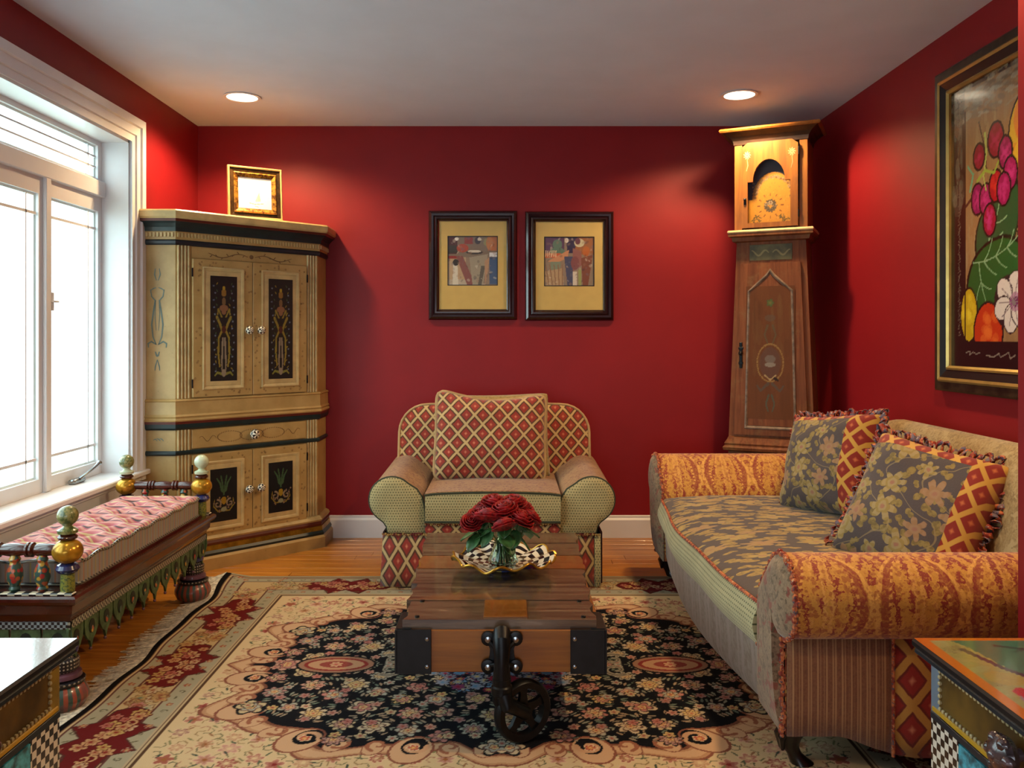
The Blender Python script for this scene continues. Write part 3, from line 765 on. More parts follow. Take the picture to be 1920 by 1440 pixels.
for k in range(12):
    a = 2*pi*k/12; C.stroke([(-.005+.056*cos(a), 1.895+.056*sin(a)), (-.005+.068*cos(a), 1.895+.068*sin(a))], .0028, '#6e3c1a')
for k in range(9): C.flower(-.005+.022*cos(k*.7), 1.895+.024*sin(k*.7), .012, 5, random.choice(('#5d5440', '#8a7a60', '#4e4a3a')), '#4a3420', '#3c2c1c')
C.flower(-.004, 1.91, .014, 6, '#9a8a70', '#4a3a2a', '#5a3a28')
for sx in (-1, 1):
    for k in range(16): C.leaf(-.005+sx*nz.uniform(.05, .10), 1.81+nz.uniform(-.01, .035), .02, .006, nz.uniform(0, 3), '#5c4a20')
C.mesh('painted_dial', painted('clock_dial_painting', .4), lambda X, Y: np.stack([X, X*0+.022, Y], 1), hdo)
sq = MB()
for cx in (-.118, .112):
    for k in range(9): 
        a = k*.7; ribbon(sq, [(cx+.003*cos(a), 2.165+.003*sin(a)), (cx+.013*cos(a+.2), 2.165+.015*sin(a+.2)), (cx+.020*cos(a), 2.165+.022*sin(a))], .006, -.0305)
    ribbon(sq, [(cx, 2.145), (cx+.004, 2.11), (cx-.004, 2.08)], .004, -.0305)
sq.build('painted_corner_flowers', M['paleedge'], hdo, kind='stuff')
MB().box(-.136, -.122, -.034, -.029, 1.90, 1.935, .002).ball((-.129, -.038, 1.925), .008).build('latch', M['iron'], hdo)
for z in (1.84, 2.17): MB().lathe([(.004, -.02), (.004, .02)], (.146, -.026, z), 8).build('hinge', M['iron'], hdo)

# ------------------------------------------------------------------ pictures on the back wall
g = G('mahogany_frame'); M['mahog'] = g.done(g.mix(g.noise(g.co(), 20, 4), hx('#150609'), hx('#2a0c0e')), .18, coat=.6)
M['mat'] = plain('straw_mat_board', '#c2a763', .8, var=.03)
def cafe(kind):
    C = Canvas(-.148, .148, -.143, .143, .0028, '#8c7a68')
    R = random.Random(kind)
    if kind == 0:
        C.rect(-.15, .15, .02, .15, '#7d6e60'); C.rect(-.15, -.09, .04, .15, '#4f2a2e'); C.rect(-.14, -.09, .045, .09, '#3c3a34'); C.rect(.09, .15, .06, .15, '#b06a3c'); C.rect(-.15, -.04, -.15, .02, '#b49a78'); C.rect(-.15, .0, -.15, -.11, '#b0a694')
        C.rect(-.15, -.08, .012, .03, '#8e2c24'); C.poly([(-.10, .03), (-.06, .03), (.02, -.15), (-.03, -.15)], '#84504a'); C.ell(-.06, .075, .035, .025, '#a84a34'); C.rect(-.05, -.0, .10, .14, '#8e3a34')
        C.poly([(-.02, .02), (.09, .04), (.06, -.15), (.0, -.15)], '#9a917e'); C.poly([(.05, -.03), (.075, -.03), (.05, -.15), (.03, -.15)], '#5f5a50')
        C.ell(.01, .05, .05, .012, '#3c3a3a'); C.ell(.01, .056, .04, .008, '#cfc8b8'); C.rect(.10, .15, -.14, .02, '#40587c'); C.rect(.10, .15, .025, .05, '#d8dade'); C.ell(.03, .12, .018, .022, '#3f3a44'); C.ell(.04, .128, .012, .01, '#cfcabc'); C.ell(.08, .11, .016, .022, '#8c8a60'); C.ell(-.095, .13, .012, .01, '#ece8de'); C.ell(.10, .105, .02, .04, '#b87848')
        C.poly([(-.115, -.02), (-.09, -.02), (-.085, -.15), (-.12, -.15)], '#cfcaba'); C.ell(-.10, -.01, .018, .02, '#2e2c28'); C.poly([(.07, .0), (.10, .02), (.09, -.06), (.075, -.14)], '#b08a6c')
    else:
        C.rect(-.15, -.03, .05, .15, '#5a3a5a'); C.rect(.02, .15, .04, .15, '#97603a'); C.ell(-.07, .10, .028, .03, '#5f7c6c'); C.poly([(-.02, .15), (.05, .15), (.03, .05), (-.01, .05)], '#2e2448'); C.ell(-.015, .125, .012, .014, '#ded8cc')
        C.ell(-.07, .055, .045, .03, '#5f7c6c'); C.rect(-.15, -.05, .02, .05, '#c2623c'); C.poly([(-.13, .0), (.0, .07), (-.01, .02), (-.08, -.01)], '#c48a64'); C.ell(.06, .11, .03, .025, '#c6c0a0'); C.ell(.05, .12, .016, .02, '#6a3a4a')
        C.poly([(-.11, .0), (-.05, .0), (-.06, -.10), (-.12, -.12)], '#7d8a74'); C.poly([(-.03, .03), (.02, .03), (.02, -.15), (-.01, -.15)], '#454a68'); C.poly([(.02, .08), (.07, .06), (.08, -.02), (.02, -.06)], '#8e5c58'); C.ell(.035, -.01, .025, .04, '#7e4a4c')
        C.rect(.02, .045, -.15, -.06, '#cdc2b4'); C.rect(.055, .07, -.15, -.05, '#8f9a5a'); C.poly([(.07, .02), (.14, .04), (.11, -.15), (.08, -.15)], '#7a4634'); C.ell(.10, .06, .022, .03, '#b3642c'); C.poly([(-.15, -.06), (-.04, -.04), (-.03, -.15), (-.15, -.15)], '#b09470')
        for k in range(5): C.stroke([(-.14+.025*k, -.02), (-.12+.02*k, -.14)], .003, '#8b6a50')
        for k in range(6): C.stroke([(-.14+.012*k, .03), (-.138+.012*k, .065)], .003, '#e0c8a0')
    for k in range(90): C.ell(R.uniform(-.148, .148), R.uniform(-.143, .143), R.uniform(.002, .012), R.uniform(.002, .010), R.choice(('#d8ccb8', '#3a2c34', '#8e6a54', '#a2826a', '#6a6a78')), R.uniform(0, 3), .35)
    return C
PM = painted('picture_print', .45, coat=.0)
for i, (cx, lab) in enumerate(((-.213, 'dark-framed cafe scene print with blue block at right, left of the pair'), (.359, 'dark-framed cafe print of waiters in purple and green, nearer the clock'))):
    cz = (1.613, 1.609)[i]
    t = thing('framed_picture', lab, 'picture', (cx, 4.998, cz), 0, 'pair of framed cafe prints on the back wall')
    hw, hh = .262, .323
    MB().sweep([(-hw, -hh), (hw, -hh), (hw, hh), (-hw, hh)], [(0, 0), (0, .010), (-.006, .022), (-.018, .029), (-.030, .027), (-.034, .022), (-.040, .026), (-.048, .026), (-.056, .016), (-.062, .014), (-.062, 0)], True, MP).build('frame', M['mahog'], t, smooth=True, auto=25)
    ax, bx, az, bz = -.150, .148, -.120, .174
    s_ = MB().sweep([(-.20, -.262), (.20, -.262), (.20, .262), (-.20, .262)], [(0, .006), (0, .009)], True, MP)
    ring_ = MB(); Oq = [(-.203, -.265), (.203, -.265), (.203, .265), (-.203, .265)]; Iq = [(ax, az), (bx, az), (bx, bz), (ax, bz)]
    ring_.grid([[(a, -.006, b) for a, b in Oq], [(a, -.009, b) for a, b in Oq], [(a, -.009, b) for a, b in Iq], [(a, -.004, b) for a, b in Iq], [(a, -.006, b) for a, b in Oq]], None, True)
    ring_.build('mat', M['mat'], t)
    MB().sweep(Iq, [(0, .0065), (.0, .0095), (-.005, .0095), (-.005, .0065)], True, MP).build('inner_mat', M['black'], t)
    cafe(i).mesh('print', PM, lambda X, Y: np.stack([X-.001, X*0-.0055, Y+.027], 1), t)
    MB().box(-.203, .203, -.0125, -.0115, -.265, .265).build('glass', M['picglass'], t)

# ------------------------------------------------------------------ big painting on the right wall
pt = thing('large_framed_painting', 'large dark and gold framed painting of fruit and green leaves on right wall', 'painting', (1.798, 2.98, 1.62))
org = (1.798, 2.98, 1.62)
MX = lambda a, b, h: (-h, a, b)
hw, hh = .525, .652
FP = [(-hw, -hh), (hw, -hh), (hw, hh), (-hw, hh)]
g = G('dark_bronze_leaf'); n = g.noise(g.co(), 14, 5, .7); M['bronze'] = g.done(g.mix(g.ss(n, .35, .65), hx('#1a140f'), hx('#3a2f20')), .28, .2, bump=n, bs=.1)
M['goldline'] = plain('pale_gold_fillet', '#b59a58', .3, .6, var=.1)
MB().sweep(FP, [(0, 0), (0, .024), (-.008, .030), (-.038, .030), (-.038, 0)], True, MX).build('outer_frame', M['bronze'], pt)
MB().sweep(FP, [(-.038, .0), (-.038, .032), (-.046, .040), (-.056, .036), (-.056, 0)], True, MX).build('gold_fillet', M['goldline'], pt)
MB().sweep(FP, [(-.056, .0), (-.056, .034), (-.088, .022), (-.088, 0)], True, MX).build('inner_frame', M['black'], pt)
MB().sweep(FP, [(-.088, .0), (-.088, .026), (-.096, .030), (-.104, .022), (-.104, 0)], True, MX).build('inner_gold_fillet', M['goldline'], pt)
# painting surface; u = 0 at the far (left) edge
W_, H_ = 2*(hw-.104), 2*(hh-.104)
C = Canvas(0, W_, 0, H_, .0042, '#120c0b')
C.rect(.10, W_-.10, .10, H_-.02, '#8a6c48')
for k in range(260): C.ell(nz.uniform(.1, W_-.1), nz.uniform(.12, H_), nz.uniform(.004, .012), nz.uniform(.03, .10), random.choice(('#9a7c54', '#7d5f3e', '#8f8466', '#a39068')), al=.3)
for k in range(200): C.ell(nz.uniform(.0, W_), nz.uniform(H_-.14, H_), nz.uniform(.01, .05), nz.uniform(.004, .012), random.choice(('#8d8a74', '#6f6c5a', '#a6a48e', '#4e4a3c')), nz.uniform(-.3, .3), .4)
for k in range(90): C.ell(nz.uniform(.0, .09), nz.uniform(H_-.5, H_), nz.uniform(.004, .016), nz.uniform(.01, .05), random.choice(('#5c5846', '#7a7664', '#2e2820')), 0, .3)
def blob(cx, cy, rx, ry, col, hi, ang=0.):
    C.ell(cx, cy, rx+.009, ry+.009, '#16100c', ang); C.ell(cx, cy, rx, ry, col, ang)
    R = random.Random(int(cx*1000)+int(cy*999))
    for k in range(26):
        a, q_ = R.uniform(0, 6.28), R.uniform(0, .8); C.ell(cx+rx*q_*cos(a), cy+ry*q_*sin(a), rx*.22, ry*.16, hi, ang+R.uniform(-.5, .5), .35)
def pleaf(pts, col, veins):
    cx = sum(p[0] for p in pts)/len(pts); cy = sum(p[1] for p in pts)/len(pts)
    C.poly([(cx+(x-cx)*1.07, cy+(y-cy)*1.07) for x, y in pts], '#0d130b'); C.poly(pts, col)
    for v_ in veins: C.stroke(v_, .0032, '#7f9f7c', .0018)
def sm(pts, n=4):
    for _ in range(n):
        o = []
        for i in range(len(pts)):
            a, b = pts[i], pts[(i+1) % len(pts)]; o += [(a[0]*.75+b[0]*.25, a[1]*.75+b[1]*.25), (a[0]*.25+b[0]*.75, a[1]*.25+b[1]*.75)]
        pts = o
    return pts
C.stroke([(.20, .93), (.24, .82), (.25, .74)], .004, '#3a2a18'); C.stroke([(.10, .62), (.17, .66), (.26, .62)], .007, '#4a2a1c'); C.stroke([(.38, .70), (.50, .62), (.62, .66)], .008, '#4a2018')
blob(.52, .83, .125, .15, '#b8962c', '#b8441e'); C.ell(.47, .88, .05, .07, '#c0482a', 0, .5); C.ell(.48, .76, .06, .05, '#c8b030', 0, .5)
def vn(cx, cy, a0, L, n=4):
    o = [[(cx+L*t*cos(a0+t*.35), cy+L*t*sin(a0+t*.35)) for t in lin(0, 1, 6)]]
    for k in range(1, n):
        t = k/n; x, y = cx+L*t*cos(a0+t*.35), cy+L*t*sin(a0+t*.35)
        for s_ in (-1, 1): o.append([(x+L*.38*(1-t*.5)*q*cos(a0+s_*.8+q*.3), y+L*.38*(1-t*.5)*q*sin(a0+s_*.8+q*.3)) for q in lin(0, 1, 4)])
    return o
pleaf(sm([(.20, .36), (.17, .50), (.25, .62), (.42, .70), (.46, .60), (.42, .44), (.32, .36)]), '#1f4f2c', vn(.22, .42, .75, .28))
pleaf(sm([(.44, .42), (.46, .56), (.60, .62), (.70, .48), (.62, .36)]), '#236128', vn(.46, .46, .45, .2))
pleaf(sm([(.14, .12), (.11, .34), (.22, .46), (.42, .48), (.52, .36), (.46, .22), (.36, .30), (.28, .16), (.20, .10)]), '#16551f', vn(.16, .40, -.1, .3)+vn(.2, .40, -1.5, .24, 3))
for (a, b, r) in ((.20, .80, .034), (.31, .84, .046)): blob(a, b, r, r*1.35, '#7c1026', '#a0204a')
for (a, b, c_) in ((.37, .78, '#7c1446'), (.19, .64, '#7c1450'), (.245, .63, '#86184e'), (.40, .70, '#8c1452'), (.31, .67, '#9a1420'), (.36, .65, '#8e1450'), (.27, .55, '#8e1434')): blob(a, b, .038, .056, c_, '#b8307a' if c_ != '#9a1420' else '#c83020')
C.stroke([(.24, .88), (.25, .80), (.23, .72), (.25, .66)], .006, '#9fae5a', .003); C.stroke([(.19, .71), (.24, .74), (.30, .72), (.33, .76)], .007, '#8aa03c', .004); C.stroke([(.14, .68), (.16, .74), (.12, .78)], .007, '#5f9a78', .004)
blob(.13, .20, .055, .10, '#b89a18', '#d8c030'); blob(.26, .13, .09, .11, '#b43412', '#d86a28')
C.ell(.40, .24, .10, .10, '#241a1c')
for k, a in enumerate((.3, 1.3, 2.4, 3.5, 4.6, 5.5)):
    C.ell(.41+.06*cos(a), .24+.06*sin(a), .055, .045, '#2a1c24', a); C.ell(.41+.06*cos(a), .24+.06*sin(a), .05, .040, '#cfc8c4', a)
C.ell(.43, .24, .035, .035, '#9a4a8a', al=.7); C.ell(.43, .24, .018, .018, '#6a1a5a')
for k in range(10): C.stroke([(.42, .24), (.42+.09*cos(k*.63), .24+.09*sin(k*.63))], .0015, '#7e7076')
blob(.52, .10, .06, .05, '#4a7a28', '#7a9a3a')
C.rect(.10, .106, .10, H_-.1, '#20160f'); C.rect(0, W_, 0, .098, '#0e0a0c')
# hand-lettered scribbles along the left border and the bottom
for k in range(46):
    y_ = .12+k*.0125; C.stroke([(.055+.006*sin(k*2.1), y_), (.066+.006*cos(k*1.3), y_+.005), (.058+.008*sin(k*1.7), y_+.011)], .0016, '#544a40')
C.stroke([(.11, .055), (.14, .06), (.135, .045), (.16, .058), (.18, .05), (.21, .056)], .002, '#7c7268'); C.stroke([(.25, .045), (.30, .043), (.33, .055), (.34, .042), (.37, .052), (.39, .06), (.40, .038), (.43, .05)], .002, '#7c7268')
C.mesh('canvas', painted('fruit_painting', .22, coat=.3), lambda X, Y: np.stack([X*0-.012, (hw-.104)-X, Y-(hh-.104)], 1), pt)
MB().box(-.010, -.001, -hw+.05, hw-.05, -hh+.05, hh-.05).build('backing', M['black'], pt)

# ------------------------------------------------------------------ rug
M['rug'] = painted('wool_rug', .95, nscale=500, nb=.5, spec=.1)
RX0, RX1, RY0, RY1 = -1.345, 1.305, 1.91, 4.15
cx0, cy0 = (RX0+RX1)/2, (RY0+RY1)/2; HW, HH = (RX1-RX0)/2, (RY1-RY0)/2
C = Canvas(0, HW, 0, HH, .0036, '#c2ac86')
R = random.Random(11)
def scatter(x0, x1, y0, y1, d, ok, tries=4000):
    P = []
    for _ in range(tries):
        x, y = R.uniform(x0, x1), R.uniform(y0, y1)
        if ok(x, y) and all((x-a)**2+(y-b)**2 > d*d for a, b in P): P.append((x, y))
    return P
FX, FY = HW-.32, HH-.32                    # field half size
def medr(x, y):                            # 1 on the scalloped outline of the dark medallion
    th = atan2(y/.62, x/.82); r = ((abs(x)/.86)**3.2+(abs(y)/.62)**3.2)**(1/3.2)
    return r/(1+.05*cos(12*th)+.025*cos(24*th+1))
X, Y = np.meshgrid(C.X, C.Y)
TH = np.arctan2(Y/.62, X/.82); RR = ((np.abs(X)/.86)**3.2+(np.abs(Y)/.62)**3.2)**(1/3.2)/(1+.05*np.cos(12*TH)+.025*np.cos(24*TH+1))
# field sprays
PK = ('#a67264', '#b5887a', '#96584e', '#b08a6c', '#9a7468')
infield = lambda x, y: x < FX-.03 and y < FY-.03 and medr(x, y) > 1.08
for x, y in scatter(0, FX, 0, FY, .034, infield, 6000):
    a = R.uniform(0, 6.28); C.stroke([(x+.03*t*cos(a+t), y+.03*t*sin(a+t)) for t in (-1, -.4, .2, .8)], .0022, R.choice(('#8a7450', '#6d6a4c', '#a07860', '#5a5a44')), .0015)
for x, y in scatter(0, FX, 0, FY, .066, infield): 
    C.flower(x, y, R.uniform(.020, .034), R.choice((5, 6, 7)), R.choice(PK), '#c9ad8c', R.choice(('#7a2c2a', '#c9b08a', '#8e5a34')), R.uniform(0, 3), .5)
for x, y in scatter(0, FX, 0, FY, .05, infield):
    C.leaf(x, y, .03, .008, R.uniform(0, 3), R.choice(('#59604a', '#7c7a54', '#8e6a4c', '#3f4a40')))
# scroll band round the medallion
m = (RR > 1.0) & (RR < 1.075); C.a[m] = hx('#a98262', 1)
C.a[(RR > 1.012) & (RR < 1.06)] = hx('#bd9a78', 1); C.a[(RR > 1.075) & (RR < 1.088)] = hx('#7d4c3c', 1)
C.a[RR <= 1.0] = hx('#0d0f15', 1)
C.a[(RR > .985) & (RR <= 1.0)] = hx('#6f4636', 1)
for k in range(13):
    th = (k+.5)/13*pi/2; r0 = 1.0; c_, s_ = cos(th), sin(th)
    rr = ((abs(c_*.82)/.86)**3.2+(abs(s_*.62)/.62)**3.2)**(1/3.2); x, y = c_*.82/rr, s_*.62/rr
    big = k % 3 == 1
    Rr = .075 if big else .038
    C.ell(x*1.02, y*1.02, Rr*1.12, Rr*.85, '#7d4c3c', th); C.ell(x*1.02, y*1.02, Rr, Rr*.75, '#bb9877', th)
    if big:
        C.ell(x*.985, y*.985, Rr*.66, Rr*.5, '#0d0f15', th); C.spiral(x*.99, y*.99, Rr*.5, 1.1, th+2, .009, '#b89070', 1 if k % 2 else -1)
        C.flower(x*1.0, y*1.0, .018, 5, '#a34a40', '#cdb795', '#c9a060')
    else: C.spiral(x*.99, y*.99, Rr*.9, 1.0, th, .007, '#8d5a44', -1 if k % 2 else 1)
# black ground flowers
inm = lambda x, y: medr(x, y) < .93
FL = ('#b3a27e', '#b08a7a', '#b8a88c', '#9a7670', '#bea46e', '#9a9a8c', '#a8726a')
for x, y in scatter(0, .86, 0, .62, .044, inm, 6000):
    a = R.uniform(0, 3)
    for k in (-1, 0, 1): C.leaf(x+.015*k*cos(a), y+.015*k*sin(a), .030, .0095, a+pi/2+R.uniform(-.5, .5), R.choice(('#7f8274', '#8e8270', '#5f6c60', '#97836c')))
for x, y in scatter(0, .85, 0, .62, .098, inm):
    n = R.choice((5, 6, 8)); rr = R.uniform(.036, .054)
    C.flower(x, y, rr, n, R.choice(FL), '#1c1a1c', R.choice(('#8c3c3c', '#c8b070', '#a0504a', '#6a2a2c')), R.uniform(0, 3), .55)
    C.flower(x, y, rr*.62, n, R.choice(FL), '#5c4640', '#8c3c3c', R.uniform(0, 3), .6); C.flower(x, y, rr*.32, 5, '#c0a878', '#6c3c34', '#a04438', R.uniform(0, 3), .6)
for x, y in scatter(0, .86, 0, .62, .075, inm): C.flower(x, y, .020, 5, R.choice(FL), '#15151a', '#8c4a40', R.uniform(0, 3), .55)
# pink cartouches left and right inside the medallion
C.ell(.60, .0, .145, .085, '#0d0f15'); C.ell(.60, 0, .135, .075, '#8d6a56'); C.ell(.60, 0, .115, .060, '#7c2f2c'); C.ell(.60, 0, .100, .048, '#a98466'); C.ell(.60, 0, .06, .03, '#85403a'); C.flower(.60, 0, .026, 7, '#b89878', '#7c2f2c', '#a0504a')
C.spiral(.40, .05, .05, 1.1, 1, .012, '#8f8878'); C.spiral(.40, .05, .05, 1.1, 1, .004, '#57524c')
# central rosette: cooler blues and reds
for k in range(60):
    rr = sqrt(R.random()); a = R.uniform(0, pi/2); x, y = rr*.30*cos(a), rr*.24*sin(a)
    C.flower(x, y, R.uniform(.018, .034), R.choice((6, 8)), R.choice(('#7c7f92', '#8c8a94', '#8a2434', '#6a86a0', '#7a3a5c', '#9a8f8a')), '#22202c', R.choice(('#8c1c30', '#c0a060', '#5a7c9c')), R.uniform(0, 3))
# borders; d = distance from the edge
DX, DY = HW-X, HH-Y; D = np.minimum(DX, DY); Sx = np.where(DX < DY, Y, X)
def band(a, b, col): C.a[(D >= a) & (D < b)] = hx(col, 1)
band(0, .315, '#97917a')
band(.018, .026, '#6c4a38'); band(.026, .034, '#b5a27c'); band(.034, .040, '#5a3630')
band(.092, .098, '#5a3630'); band(.098, .222, '#b09a72'); band(.222, .228, '#5a3630')
band(.286, .292, '#a8967a'); band(.292, .298, '#5b4030'); band(.298, .306, '#b29f7c'); band(.306, .314, '#4f3828')
def along(side, s, d):   # point at arc s on border of that side at distance d
    return (HW-d, s) if side == 0 else (s, HH-d)
for side, L, off in ((0, FY+.02, .0), (1, FX+.02, .18)):
    k = 0; s = off+.0
    while s < L+.05:
        for sg in (1, -1):
            pts = []
            for (a, b) in ((-.21, 0), (-.18, .05), (-.10, .058), (-.07, .115), (.0, .062), (.07, .115), (.10, .058), (.18, .05), (.21, 0)):
                pts.append((a, b))
        full = pts+[(a, -b) for a, b in reversed(pts)]
        P = [along(side, s+a, .16+b) for a, b in full]; Q = [along(side, s+a*1.035, .16+b*1.10) for a, b in full]
        C.poly(Q, '#4c2a24'); C.poly(P, '#5e1718')
        for j in range(24):
            x, y = along(side, s+R.uniform(-.18, .18), .16+R.uniform(-.05, .05)); C.flower(x, y, R.uniform(.018, .030), R.choice((5, 6)), R.choice(('#ad9258', '#b08a62', '#a4685a', '#b59a78')), '#5a1a18', '#7c2c24', R.uniform(0, 3))
        for j in range(4):
            x, y = along(side, s+R.uniform(-.15, .15), .16+R.uniform(-.04, .04)); C.spiral(x, y, .02, .9, R.uniform(0, 6), .004, '#b08a62')
        s2 = s+.28
        for j in range(14):
            x, y = along(side, s2+R.uniform(-.09, .09), .16+R.uniform(-.055, .055)); C.flower(x, y, R.uniform(.016, .03), R.choice((5, 7)), R.choice(('#b29c6a', '#a88a5a', '#a8766a', '#b8a888')), '#7a5a3c', R.choice(('#8e5a3c', '#5a6a58', '#9a4a40')), R.uniform(0, 3))
        for j in range(5):
            a_ = R.uniform(0, 3); x, y = along(side, s2+R.uniform(-.06, .06), .16+R.uniform(-.05, .05)); C.stroke([(x+.03*t*cos(a_+t), y+.03*t*sin(a_+t)) for t in (-1, -.5, 0, .5, 1)], .003, '#7c4c34')
        s += .56
    s = .03
    while s < L+.28:
        for dd in (.066, .257):
            x, y = along(side, s, dd); kk = int(s/.05) % 3
            if kk == 0: C.flower(x, y, .013, 5, '#8c4034', '#97917a', '#b09a6a')
            elif kk == 1: C.spiral(x, y, .013, .8, s*9, .0026, '#55503c')
            else: C.leaf(x, y, .022, .007, s*17, '#5f5a42')
        s += .05
# mirror to the whole rug
q = C.a; full = np.concatenate([q[::-1], q[1:]], 0); full = np.concatenate([full[:, ::-1], full[:, 1:]], 1)
C2 = Canvas(RX0, RX1, RY0, RY1, .0036, '#000000'); C2.a = full; C2.h, C2.w = full.shape[:2]; C2.X = np.linspace(RX0, RX1, C2.w); C2.Y = np.linspace(RY0, RY1, C2.h)
XX, YY = np.meshgrid(C2.X, C2.Y); mm = (XX < RX0+.022) | (XX > RX1-.022); C2.a[mm] = hx('#0c0b0d', 1)
def rugz(X, Y):
    e = np.clip((RX0+.10-X)/.10, 0, 1)
    return .010+.010*e*(.5+.5*np.sin(Y*9+1))+.012*e*np.clip((Y-3.75)/.3, 0, 1)
def rugx(X, Y):
    e = np.clip((RX0+.35-X)/.35, 0, 1)**2
    return X+e*(.012*np.sin(Y*7)+.006*np.sin(Y*17)-.045*np.clip((Y-3.6)/.5, 0, 1))
rug = C2.mesh('rug', M['rug'], lambda X, Y: np.stack([rugx(X, Y), Y, rugz(X, Y)], 1))
tag(rug, 'large fringed oriental rug with black floral medallion on the oak floor', 'rug')
fr_ = MB(); R = random.Random(5)
yy = RY0
while yy < RY1:
    x = float(rugx(np.array(RX0), np.array(yy))); z = float(rugz(np.array(RX0), np.array(yy)))
    L = R.uniform(.06, .115); dy = R.uniform(-.025, .03); w_ = R.uniform(.0016, .003)
    P = [(x+.004, yy, z), (x-L*.5, yy+dy*.3, .007), (x-L, yy+dy, .003)]
    fr_.grid([[(p[0], p[1]-w_*(1-.5*i/2), p[2]), (p[0], p[1], p[2]+.0022), (p[0], p[1]+w_*(1-.5*i/2), p[2])] for i, p in enumerate(P)])
    yy += R.uniform(.0022, .0045)
fr_.build('fringe', plain('ecru_fringe', '#ddd4be', .95, var=.25, scale=60), rug, kind='stuff')
e = MB().box(RX0+.02, RX1-.02, RY0, RY1, .0005, .0085); e.build('backing', plain('rug_backing', '#6c6248', .95), rug)

# ------------------------------------------------------------------ armchair
M['dia'] = diamond('lattice_weave')
M['diask'] = diamond('lattice_weave_skirt', w=.040, h=.068)
M['cream_dot'] = dotted('cream_dotted_weave', '#b0a270', '#4e4a30', (0, 2), .0125)
M['brownsp'] = speckle('brown_speckle_weave', '#80592f', '#96744a', '#642a1c', 140, .75)
M['green_pipe'] = plain('dark_green_piping', '#2e3422', .7); M['tan_pipe'] = plain('tan_piping', '#b09468', .8)
M['darkred'] = plain('oxblood_shaded', '#2c0d0c', .9)
g = G('gold_red_trim'); n = g.noise(g.co(), 70, 2); M['trim'] = g.done(g.mix(g.ss(n, .42, .58), hx('#5c1714'), hx('#9c7c42')), .8, bump=n, bs=.5)
def closed_pad(outline, mp, d0, d1, puff, rings=6, uvs=None):
    """outline polygon in (a,b); flat back at d0, puffed front at d1 (+puff)"""
    mb = MB(); cx = sum(p[0] for p in outline)/len(outline); cy = sum(p[1] for p in outline)/len(outline)
    rows = [[mp(a, b, d0) for a, b in outline], [mp(a, b, d1) for a, b in outline]]
    for i in range(1, rings+1):
        s = 1-i/rings*.97; h = puff*(1-s**2.6)**.6
        rows.append([mp(cx+(a-cx)*s, cy+(b-cy)*s, d1+h*1.0) for a, b in outline])
    mb.grid(rows, None, True); n = len(outline); o = len(mb.v)-n; mb.f.append(tuple(range(n))); mb.f.append(tuple(o+i for i in range(n))); return mb
ac = thing('armchair', 'rolled-arm armchair with red diamond back and cream dotted arm fronts', 'armchair', (-.08, 4.35, 0))
org = (-.08, 4.35, 0)
def aprof(mir=False, n=16):
    P = [(-.572, .262), (-.578, .290), (-.592, .312)]+arc(-.553, .418, .108, -128, -315, n)+[(-.435, .468), (-.410, .43), (-.398, .37), (-.395, .262)]
    return [(-.16-a, b) for a, b in P] if mir else P
for mir in (False, True):
    P = aprof(mir)
    arm = MB().extrude(P, 1, [3.99, 4.05, 4.2, 4.4, 4.6, 4.74], lambda p: (p[0], p[1], p[2]+.02*max(0, (p[1]-4.0))/.7)).build('arm', M['brownsp'], ac, True, org)
    o = closed_pad(P, lambda a, b, d: (a, d, b), 4.0, 3.985, -.022).build('arm_front', M['cream_dot'], arm, True)
    o.location = (-org[0], -org[1], 0)
    o = MB().tube([(a, 3.988, b) for a, b in P], .005).build('piping', M['green_pipe'], arm, True); o.location = (-org[0], -org[1], 0)
# back
def rrect(x0, x1, z0, z1, r, n=7, top=.0):
    P = [(x0, z0), (x1, z0)]
    P += [(x1, z) for z in lin(z0+.1, z1-r, 3)[:-1]]
    P += arc(x1-r, z1-r, r, 0, 90, n); m_ = 6
    P += [(x1-r+(x0+r-(x1-r))*i/m_, z1+top*sin(pi*i/m_)) for i in range(1, m_)]
    P += arc(x0+r, z1-r, r, 90, 180, n); P += [(x0, z) for z in reversed(lin(z0+.1, z1-r, 3)[:-1])]
    return P
lean = lambda a, b, d: (a, d+(b-.4)*.22, b)
bo = rrect(-.603, .443, .30, .815, .15, top=.008)
back = closed_pad(bo, lean, 4.68, 4.585, -.05).build('backrest', M['dia'], ac, True, org)
o = MB().tube([lean(a, b, 4.583) for a, b in bo], .007, closed=True).build('piping', M['tan_pipe'], back, True); o.location = (-org[0], -org[1], 0)
# seat cushion
def puffbox(x0, x1, y0, y1, z0, z1, crown, n=14, r=.02):
    top = []
    for j in range(n+1):
        y = y0+(y1-y0)*j/n
        top.append([(x0+(x1-x0)*i/n, y, z1+crown*(sin(pi*i/n)*sin(pi*(.12+.88*j/n)))**.5) for i in range(n+1)])
    return top
top = puffbox(-.395, .243, 3.962, 4.60, .314, .452, .022)
t_ = MB(); t_.grid(top)
t_.grid([[p for p in top[0]], [(p[0], p[1]-.008, p[2]-.006) for p in top[0]]])
seat = t_.build('seat_cushion', M['brownsp'], ac, True, org)
fb = MB(); rows = []
for k in range(9):
    t = k/8; rows.append([(p[0]+(.004 if i == 0 else 0), 3.954-.016*sin(pi*t), p[2]-.006-t*(p[2]-.318)) for i, p in enumerate(top[0])])
sides = fb.grid(rows)
fb.box(-.394, .242, 3.962, 4.60, .314, .445)
o = fb.build('cushion_band', M['cream_dot'], seat, True); o.location = (-org[0], -org[1], 0)
for zt in (0, 1):
    o = MB().tube([(p[0], 3.95, (p[2]-.006) if zt == 0 else .320) for p in top[0]], .005).build('piping', (M['green_pipe'], M['gold'])[zt and 0], seat, True); o.location = (-org[0], -org[1], 0)
MB().box(-.560, .400, 4.02, 4.70, .06, .318).build('seat_frame', M['darkred'], ac, org=org)
